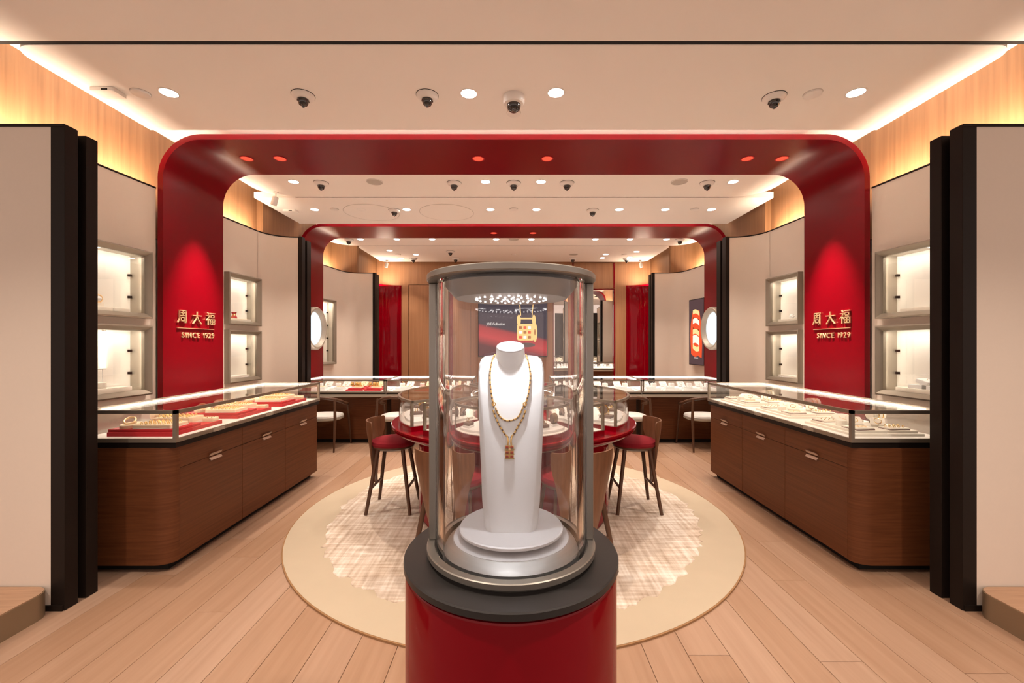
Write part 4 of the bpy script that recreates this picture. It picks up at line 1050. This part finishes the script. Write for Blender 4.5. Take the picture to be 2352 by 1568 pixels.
def table_case(i):
    mid = -PI / 2 + i * PI / 2; hw = math.radians(40.6)
    a0, a1 = mid - hw, mid + hw
    t = thing('table_showcase', 'curved glass showcase on the %s quarter of the red table' % names[i], 'showcase', (TC[0], TC[1], ZT), 0, 'four curved cases on the round table')
    h = CASE_Z - ZT; th = 0.018
    obj('plinth', MB().sector(R0, R1, a0, a1, 0, 0.036, 30), 'red_table', t)
    obj('bed', MB().sector(R0 + 0.01, R1 - 0.01, a0 + 0.01, a1 - 0.01, 0.0362, 0.040, 30), 'bed_white', t)
    top = MB().sector(R1 - th, R1, a0, a1, h - th, h, 30).sector(R0, R0 + th, a0, a1, h - th, h, 30)
    for a in (a0, a1):
        ca, sa = math.cos(a), math.sin(a); nx, ny = (-sa, ca) if a == a0 else (sa, -ca)
        def q(r, o): return (r * ca + nx * o, r * sa + ny * o)
        top.prism([q(R0, 0), q(R1, 0), q(R1, th), q(R0, th)], h - th, h)
        for r in (R0, R1 - th): top.prism([q(r, 0), q(r + th, 0), q(r + th, th), q(r, th)], 0.0365, h - th)
        obj('side_glass', MB().prism([q(R0 + th, 0.006), q(R1 - th, 0.006), q(R1 - th, 0.010), q(R0 + th, 0.010)], 0.0405, h - th), 'pane', t)
    obj('case_frame', top, 'bronze', t)
    obj('front_glass', MB().sector(R1 - 0.010, R1 - 0.006, a0 + 0.019, a1 - 0.019, 0.0405, h - th, 30), 'pane', t)
    obj('back_glass', MB().sector(R0 + 0.006, R0 + 0.010, a0 + 0.035, a1 - 0.035, 0.0405, h - th, 20), 'pane', t)
    obj('top_glass', MB().sector(R0 + th, R1 - th, a0 + 0.019, a1 - 0.019, h - 0.006, h - 0.001, 30), 'pane_top', t)
    obj('light_strip', MB().sector(R0 + th + 0.004, R0 + th + 0.016, a0 + 0.06, a1 - 0.06, h - th - 0.008, h - th, 24), 'strip_warm', t)
    # contents
    zb = ZT + 0.0403
    ty = single('arc_tray', MB().sector(R0 + 0.06, R1 - 0.055, a0 + 0.09, a1 - 0.09, 0, 0.016, 24).xf(Matrix.Translation((TC[0], TC[1], zb))), 'white_pad', 'curved white tray inside the %s showcase of the red table' % names[i], 'tray', 'curved trays in the table showcases')
    dark = True
    for k, da in enumerate((-0.53, -0.32, -0.11, 0.11, 0.32, 0.53)):
        a = mid + da; r = 0.78 if k % 2 else 0.84
        x, y = TC[0] + r * math.cos(a), TC[1] + r * math.sin(a)
        rz = a + PI / 2
        zz = zb + 0.0163
        lab = '%s along the %s table case' % (ORD[k], names[i])
        if k % 2 == 0:
            b = thing('ring_block', 'low %s ring block, %s' % ('brown' if dark else 'cream', lab), 'display block', (x, y, zz), rz, 'blocks in the table showcases')
            obj('base', soft_slab(-0.05, 0.05, -0.05, 0.05, 0, 0.014, 0.004), 'white_pad', b)
            obj('cushion', soft_slab(-0.046, 0.046, -0.046, 0.046, 0.0142, 0.034, 0.004), 'taupe_pad' if dark else 'cream_pad', b)
            for q in (-1, 1): obj('ring', MB().torus(0.013, 0.0026, 16, 6, Matrix.Translation((q * 0.02, -0.01 * q, 0.047)) @ Matrix.Rotation(PI / 2, 4, 'X')), 'gold', b)
        else:
            b = thing('bangle_stand', '%s bangle stand with gold bangles, %s' % ('brown' if dark else 'cream', lab), 'bangle stand', (x, y, zz), rz, 'bangle stands in the table showcases')
            obj('base', soft_slab(-0.045, 0.045, -0.04, 0.04, 0, 0.014, 0.004), 'white_pad', b)
            Mx = Matrix.Translation((0, 0, 0.050)) @ Matrix.Rotation(PI / 2, 4, 'Y')
            obj('cushion', MB().lathe([(0, -0.04), (0.032, -0.04), (0.035, -0.034), (0.035, 0.034), (0.032, 0.04), (0, 0.04)], 20).xf(Mx), 'taupe_pad' if dark else 'cream_pad', b)
            for q in (-1, 0, 1): obj('bangle', MB().torus(0.0365, 0.0022, 22, 6, Mx @ Matrix.Translation((0, 0, q * 0.02))), 'gold', b)
    for q_, a in enumerate((mid - 0.36, mid, mid + 0.36)):
      x, y = TC[0] + 0.63 * math.cos(a), TC[1] + 0.63 * math.sin(a)
      pad('necklace_pad', '%s tilted necklace pad at the back of the %s table showcase' % (ORD[q_], names[i]), 'pad', x, y, zb + 0.0163, 0.13, 0.12, 0.014, 'taupe_pad' if dark else 'ivory_pad', (1, 1, 'chain'), 'necklace pads in the table showcases', a + PI / 2, 0.5)
for i in range(4): table_case(i)

# ================================================================== STOOLS
def stool(ang, lab):
    r = 1.055
    x, y = TC[0] + r * math.cos(ang), TC[1] + r * math.sin(ang)
    on_rug = 0.0188
    t = thing('counter_stool', lab, 'stool', (x, y, on_rug), ang + PI / 2, 'red seated stools around the table')
    # local: -y is the back (away from the table)
    for sx in (-1, 1):
        for sy in (-1, 1):
            obj('leg', MB().tube([(sx * 0.182, sy * 0.185, 0), (sx * 0.105, sy * 0.105, 0.535)], [0.0145, 0.018], 12), 'walnut_leg', t)
    for sy in (-1, 1):
        k = 0.21 / 0.535
        obj('stretcher', MB().tube([(-0.182 + 0.077 * k, sy * (0.185 - 0.08 * k), 0.21), (0.182 - 0.077 * k, sy * (0.185 - 0.08 * k), 0.21)], 0.011, 10), 'walnut_leg', t)
    obj('seat_base', MB().lathe([(0, 0.525), (0.155, 0.525), (0.182, 0.54), (0.186, 0.555), (0, 0.555)], 40), 'walnut_leg', t)
    obj('seat', MB().lathe([(0, 0.555), (0.186, 0.555), (0.193, 0.572), (0.188, 0.592), (0.165, 0.605), (0.10, 0.612), (0, 0.614)], 48), 'red_velvet', t)
    rows = []
    for (z, wd, R_) in ((0.775, 0.200, 0.235), (0.767, 0.207, 0.234), (0.70, 0.205, 0.230), (0.655, 0.190, 0.225), (0.60, 0.160, 0.215), (0.53, 0.130, 0.205), (0.40, 0.085, 0.190), (0.28, 0.045, 0.175), (0.225, 0.030, 0.166)):
        pts = []
        for i in range(13):
            xx = -wd + 2 * wd * i / 12
            a = xx / (R_ * 0.95)
            pts.append((R_ * math.sin(a), -R_ * math.cos(a) if z > 0.5 else -math.sqrt(max(R_ ** 2 - xx ** 2, 0.001)), z))
        inner = [(px * (1 - 0.012 / R_), py * (1 - 0.012 / R_), pz) for px, py, pz in pts[::-1]]
        rows.append(pts + inner)
    obj('backrest', MB().loft(rows), 'walnut_stool', t, smooth=50)
stool(PI, 'red seated walnut stool left of the round table, back to the left wall')
stool(0, 'red seated walnut stool right of the round table, back to the right wall')
stool(-PI / 2 - math.radians(22.7), 'red seated walnut stool before the round table, left one behind the pedestal')
stool(-PI / 2 + math.radians(22.7), 'red seated walnut stool before the round table, right one behind the pedestal')

# ================================================================== ARMCHAIRS AT THE FAR DESKS
def armchair(x, lab):
    y = 5.965
    t = thing('armchair', lab, 'armchair', (x, y, 0), 0, 'slim armchairs at the far desks')
    for sx in (-1, 1):
        obj('leg', MB().tube([(sx * 0.245, -0.262, 0), (sx * 0.250, -0.235, 0.45), (sx * 0.235, -0.215, 0.715)], [0.012, 0.020, 0.014], 10), 'walnut_leg', t)
        obj('leg', MB().tube([(sx * 0.262, 0.30, 0), (sx * 0.262, 0.20, 0.45), (sx * 0.262, 0.17, 0.60)], [0.011, 0.017, 0.012], 10), 'walnut_leg', t)
    pts = [(0.262, 0.20, 0.595), (0.268, 0.10, 0.612)]
    for i in range(13):
        a = -PI * i / 12
        pts.append((0.27 * math.cos(a), 0.02 + 0.275 * math.sin(a), 0.63 + 0.105 * math.sin(-a)))
    pts += [(-0.268, 0.10, 0.612), (-0.262, 0.20, 0.595)]
    obj('arm_rail', MB().tube(pts, [0.015] + [0.021] * (len(pts) - 2) + [0.015], 10), 'walnut_leg', t)
    def sup(a, k):
        c, s_ = math.cos(a), math.sin(a); n_ = 2.6
        return (k * 0.235 * abs(c) ** (2 / n_) * (1 if c > 0 else -1), k * 0.225 * abs(s_) ** (2 / n_) * (1 if s_ > 0 else -1))
    A = [2 * PI * i / 36 for i in range(36)]
    obj('seat_frame', MB().loft([[(*sup(a, k), z) for a in A] for k, z in ((1.0, 0.405), (1.06, 0.415), (1.06, 0.43))]), 'bronze_light', t)
    obj('seat', MB().loft([[(*sup(a, k), z) for a in A] for k, z in ((1.02, 0.43), (1.05, 0.448), (1.0, 0.468), (0.8, 0.48), (0.4, 0.484))]), 'seat_white', t)
armchair(-2.65, 'slim walnut armchair with white seat at the outer left desk')
armchair(-1.60, 'slim walnut armchair with white seat at the inner left desk')
armchair(2.65, 'slim walnut armchair with white seat at the outer right desk')
armchair(1.60, 'slim walnut armchair with white seat at the inner right desk')

# ================================================================== SCREEN ON THE BACK WALL
TW, TZ0, TZ1 = 1.03, 1.19, 2.36
tv = thing('wall_screen', 'large wall screen showing a gold pendant over red satin', 'screen', (0, 9.36, TZ0))
obj('casing', MB().box(-TW - 0.02, TW + 0.02, -0.05, 0.0, -0.02, TZ1 - TZ0 + 0.02), 'dark_metal', tv)
scr = obj('picture', MB().box(-TW, TW, -0.054, -0.0501, 0, TZ1 - TZ0), 'screen_picture', tv)
def ell(cx, cz, rx, rz, n=28): return [(cx + rx * math.cos(2 * PI * i / n), cz + rz * math.sin(2 * PI * i / n)) for i in range(n)]
y_ = -0.0545
GX = 0.38
obj('shadow_print', flat(ell(GX, 0.24, 0.26, 0.05), y_), 'poster_dark', scr)
for sx in (-1, 1): obj('chain_print', flat([(GX + sx * 0.20 - 0.012, 1.17), (GX + sx * 0.20 + 0.012, 1.17), (GX + sx * 0.165 + 0.012, 0.88), (GX + sx * 0.165 - 0.012, 0.88)], y_), 'screen_gold', scr)
obj('bar_print', flat([(GX - 0.2, 0.80), (GX + 0.2, 0.80), (GX + 0.2, 0.835), (GX - 0.2, 0.835)], y_), 'screen_gold', scr)
for sx in (-1, 1): obj('lobe_print', flat(ell(GX + sx * 0.22, 0.78, 0.055, 0.12), y_), 'screen_gold', scr)
obj('barrel_print', flat(rrect(GX - 0.27, GX + 0.22, 0.34, 0.70, 0.05), y_ - 0.0014), 'screen_gold', scr)
obj('wheel_print', flat(ell(GX + 0.25, 0.52, 0.075, 0.21), y_ - 0.0028), 'screen_gold', scr)
obj('hub_print', flat(ell(GX + 0.25, 0.52, 0.02, 0.07), y_ - 0.0042), 'screen_gold_dark', scr)
for i in range(3):
    for j in range(3): obj('facet_print', flat(rrect(GX - 0.22 + i * 0.13, GX - 0.13 + i * 0.13, 0.38 + j * 0.105, 0.44 + j * 0.105, 0.01, 2), y_ - 0.0030), ('poster_red', 'screen_white', 'screen_gold_dark')[(i + j) % 3], scr)
me = text_mesh('JOIE Collection', 0.085, 0.001); me.materials.append(MATS['screen_white'])
o_ = obj('caption', me, None, scr, loc=(-0.50, y_ - 0.001, 0.67)); o_.rotation_euler = (PI / 2, 0, 0)

# ================================================================== PEDESTAL WITH GLASS CYLINDER
PX, PY = -0.007, 1.17
ped = thing('pedestal', 'glossy red round pedestal with black top disc in the foreground', 'pedestal', (PX, PY, 0))
obj('drum', MB().lathe([(0, 0), (0.270, 0), (0.270, 0.03), (0.2815, 0.03), (0.2815, 0.860), (0.279, 0.866), (0, 0.866)], 128), 'red_gloss', ped, smooth=40)
obj('shadow_ring', MB().lathe([(0, 0.866), (0.272, 0.866), (0.272, 0.872), (0, 0.872)], 96), 'black_gap', ped)
obj('top_disc', MB().lathe([(0, 0.872), (0.283, 0.872), (0.286, 0.875), (0.286, 0.889), (0.283, 0.892), (0, 0.892)], 128), 'disc_black', ped)
GZ = 0.8923
sc_ = thing('glass_showcase', 'cylindrical glass showcase with metal cap and posts on the red pedestal', 'showcase', (PX, PY, GZ))
obj('base_ring', MB().lathe([(0, 0.0), (0.212, 0.0), (0.214, 0.008), (0.2255, 0.010), (0.227, 0.012), (0.227, 0.024), (0.2245, 0.026), (0.207, 0.0265), (0.207, 0.012), (0, 0.012)], 128), 'gunmetal', sc_)
obj('inner_base', MB().lathe([(0, 0.0121), (0.181, 0.0121), (0.181, 0.022), (0.160, 0.042), (0.157, 0.043), (0.0, 0.043)], 96), 'steel', sc_)
obj('light_disc', MB().lathe([(0, 0.0431), (0.156, 0.0431), (0.156, 0.0442), (0, 0.0442)], 96), 'turntable_white', sc_)
GR, GT = 0.2016, 0.016
obj('glass', MB().lathe([(GR - GT, 0.0125), (GR, 0.0125), (GR, 0.722), (GR - GT, 0.722)], 160, closed=True), 'acrylic', sc_, smooth=40)
for sx in (-1, 1):
    obj('post', MB().box(min(sx * 0.2035, sx * 0.2235), max(sx * 0.2035, sx * 0.2235), -0.012, 0.012, 0.0266, 0.7224), 'gunmetal', sc_, bevel=0.002)
obj('cap', MB().lathe([(0, 0.7225), (0.224, 0.7225), (0.227, 0.7255), (0.227, 0.738), (0.224, 0.7405), (0, 0.7405)], 128), 'gunmetal', sc_)
obj('seal', MB().lathe([(0.16, 0.7155), (0.1845, 0.7155), (0.1845, 0.7224), (0.16, 0.7224)], 96, closed=True), 'black_gap', sc_)
lamp = obj('lamp_housing', MB().lathe([(0, 0.7224), (0.1835, 0.715), (0.1525, 0.681), (0.150, 0.679), (0, 0.679)], 96), 'gunmetal', sc_, smooth=30)
led_me = mesh_of('led', MB().lathe([(0, -0.0022), (0.0026, -0.0012), (0.0026, 0.0), (0, 0.0)], 10))
for r, n in ((0.0955, 26), (0.056, 16), (0.021, 7)):
    for i in range(n):
        a = 2 * PI * (i + 0.3) / n
        obj('led', led_me, 'led', lamp, loc=(r * math.cos(a), r * math.sin(a), 0.6788))
for i in range(3):
    a = 2 * PI * (i + 0.25) / 3
    spot('case_light', (0.060 * math.cos(a), 0.060 * math.sin(a), 0.674), 4.7, COOL, 2.3, 0.5, None, sc_, 0.008)
TT = GZ + 0.0443
tt = thing('turntable', 'round white turntable under the necklace bust', 'turntable', (PX, PY, TT))
obj('spindle', MB().lathe([(0, 0), (0.09, 0), (0.09, 0.0125), (0, 0.0125)], 40), 'turntable_white', tt)
obj('plate', MB().lathe([(0, 0.0125), (0.137, 0.0125), (0.1405, 0.0155), (0.1405, 0.021), (0.138, 0.024), (0, 0.024)], 96), 'turntable_white', tt)
BZ = TT + 0.0242
bust = thing('necklace_bust', 'white leather necklace bust with slanted neck inside the glass cylinder', 'bust', (PX, PY, BZ))
zs = [.9608, 1.03, 1.20, 1.32, 1.375, 1.395, 1.408, 1.4165, 1.4195]
yf = [-.056, -.051, -.042, -.034, -.026, -.02, -.012, -.002, .008]
ws = [.0695, .0775, .0855, .0900, .0905, .0885, .0835, .0735, .050]
cw = [.017, .015, .011, .0075, .006, .006, .006, .006, .005]
rings = []
for z, y0, wd, c in zip(zs, yf, ws, cw):
    yb = 0.052 if z < 1.40 else 0.052 - (z - 1.40) * 0.8
    dz = z - BZ
    dy = min(0.030, (yb - y0) * 0.45)
    rings.append([(-wd, y0 + dy, dz), (-(wd - c * 0.35), y0 + dy * 0.45, dz), (-(wd - c), y0 + 0.002, dz), (-(wd - c) * 0.93, y0, dz), (-(wd - c) * 0.45, y0 - 0.001, dz), (0, y0 - 0.0015, dz), ((wd - c) * 0.45, y0 - 0.001, dz), ((wd - c) * 0.93, y0, dz), (wd - c, y0 + 0.002, dz), (wd - c * 0.35, y0 + dy * 0.45, dz), (wd, y0 + dy, dz), (wd, yb - 0.01, dz), (wd - 0.01, yb, dz), (0, yb + 0.002, dz), (-wd + 0.01, yb, dz), (-wd, yb - 0.01, dz)])
obj('body', MB().loft(rings), 'bust_leather', bust, smooth=32)
Mn = Matrix.Translation((-0.002, -0.004, 1.4425 - BZ)) @ Matrix.Rotation(math.radians(21), 4, 'X')
obj('neck', MB().lathe([(0, -0.06), (0.044, -0.06), (0.041, -0.035), (0.0385, -0.015), (0.0382, -0.002), (0.037, -0.001), (0, -0.001)], 48).xf(Mn), 'bust_leather', bust, smooth=40)
obj('neck_cap', MB().lathe([(0, -0.0005), (0.0378, -0.0005), (0.0378, 0.0018), (0.0365, 0.003), (0, 0.0034)], 48).xf(Mn), 'turntable_white', bust, smooth=40)

nk = thing('necklace', 'double strand gold necklace with barrel links and ruby set pendant on the bust', 'necklace', (PX, PY, 1.157))
def chain(path, seglen, off=-0.0035):
    P = [Vector((x, y + off, z)) for x, y, z in path]
    D = [0]
    for a, b in zip(P, P[1:]): D.append(D[-1] + (b - a).length)
    def at(u):
        for i in range(len(P) - 1):
            if u <= D[i + 1] + 1e-9: return P[i].lerp(P[i + 1], (u - D[i]) / (D[i + 1] - D[i]))
        return P[-1]
    n = max(2, round(D[-1] / seglen))
    return [(at(D[-1] * i / n), at(D[-1] * (i + 1) / n)) for i in range(n)]
L_ = 0.0095
link_me = mesh_of('link', MB().lathe([(0, -L_ / 2), (0.0013, -L_ / 2), (0.0023, -L_ / 2 + 0.0012), (0.0023, L_ / 2 - 0.0012), (0.0013, L_ / 2), (0, L_ / 2)], 10))
bead_me = mesh_of('bead', MB().lathe([(0, -0.0020), (0.0021, -0.0014), (0.0027, 0), (0.0021, 0.0014), (0, 0.0020)], 8))
PL = [(-0.0442, 0.008, 1.4229), (-0.0512, -0.0123, 1.4076), (-0.0552, -0.0228, 1.3855), (-0.056, -0.0277, 1.3635), (-0.0554, -0.0302, 1.3459), (-0.0535, -0.0328, 1.3283), (-0.0508, -0.0346, 1.3108), (-0.0478, -0.0355, 1.2976), (-0.0456, -0.0364, 1.2845)]
PR = [(0.0398, 0.008, 1.4229), (0.0449, -0.0123, 1.4076), (0.0495, -0.0228, 1.3855), (0.0511, -0.0277, 1.3635), (0.0498, -0.0302, 1.3459), (0.0475, -0.0328, 1.3283), (0.0441, -0.0346, 1.3108), (0.0392, -0.0355, 1.2976), (0.0363, -0.0364, 1.2845)]
PI_ = [(-0.0423, -0.0364, 1.2845), (-0.0356, -0.0375, 1.2669), (-0.0245, -0.0384, 1.2538), (-0.0134, -0.0388, 1.2484), (-0.0002, -0.0388, 1.2484), (0.0153, -0.0384, 1.2538), (0.0241, -0.0375, 1.2669), (0.033, -0.0362, 1.2866)]
POL = [(-0.0478, -0.0368, 1.2779), (-0.0422, -0.038, 1.2604), (-0.0311, -0.0396, 1.2364), (-0.0156, -0.0412, 1.2124), (-0.0079, -0.0416, 1.2059)]
POR = [(0.0385, -0.0368, 1.2779), (0.033, -0.0381, 1.2582), (0.0197, -0.0396, 1.2364), (0.0064, -0.0412, 1.2124), (-0.0002, -0.0416, 1.2059)]
for path in (PL, PR, PI_, POL, POR):
    for a, b in chain(path, 0.0115):
        c = (a + b) / 2; q = (b - a).to_track_quat('Z', 'Y').to_euler()
        k = obj('link', link_me, 'gold', nk, loc=(c.x, c.y, c.z - 1.157)); k.rotation_euler = q
        k = obj('bead', bead_me, 'gold_dark', nk, loc=(b.x, b.y, b.z - 1.157)); k.rotation_euler = q
for (x, z) in ((-0.0456, 1.286), (0.0363, 1.286)):
    obj('clasp', MB().torus(0.0045, 0.0014, 14, 6, Matrix.Translation((x, -0.0405, z + 0.006 - 1.157)) @ Matrix.Rotation(PI / 2, 4, 'X')), 'gold', nk)
for sx in (-1, 1):
    obj('bail', MB().tube([(-0.004 + sx * 0.0055, -0.046, 1.207 - 1.157), (-0.004 + sx * 0.003, -0.049, 1.196 - 1.157), (-0.004 + sx * 0.005, -0.048, 1.184 - 1.157)], 0.0022, 8), 'gold', nk)
pend = obj('pendant', MB().box(-0.0062, -0.0018, -0.0495, -0.0462, -0.0045, 0.0285), 'gold', nk, bevel=0.001)
for (x, z) in ((-0.0101, 1.1809), (0.002, 1.1809), (-0.0101, 1.1678), (0.002, 1.1678), (-0.0101, 1.157), (0.002, 1.157)):
    obj('setting', MB().box(x - 0.0050, x + 0.0050, -0.0500, -0.0462, z - 1.157 - 0.0040, z - 1.157 + 0.0040), 'gold', pend, bevel=0.0006)
    obj('stone', MB().box(x - 0.0038, x + 0.0038, -0.0525, -0.0494, z - 1.157 - 0.0028, z - 1.157 + 0.0028), 'ruby', pend, bevel=0.0006)
obj('centre_stud', MB().lathe([(0, -0.003), (0.003, -0.0015), (0.003, 0.0015), (0, 0.003)], 14).xf(Matrix.Translation((-0.004, -0.0505, 0.0185))), 'gold_pale', pend)
for z in (1.1745, 1.1625, 1.1515):
    obj('collar', MB().box(-0.0165, 0.0085, -0.0512, -0.0470, z - 1.157 - 0.0009, z - 1.157 + 0.0009), 'gold', pend)
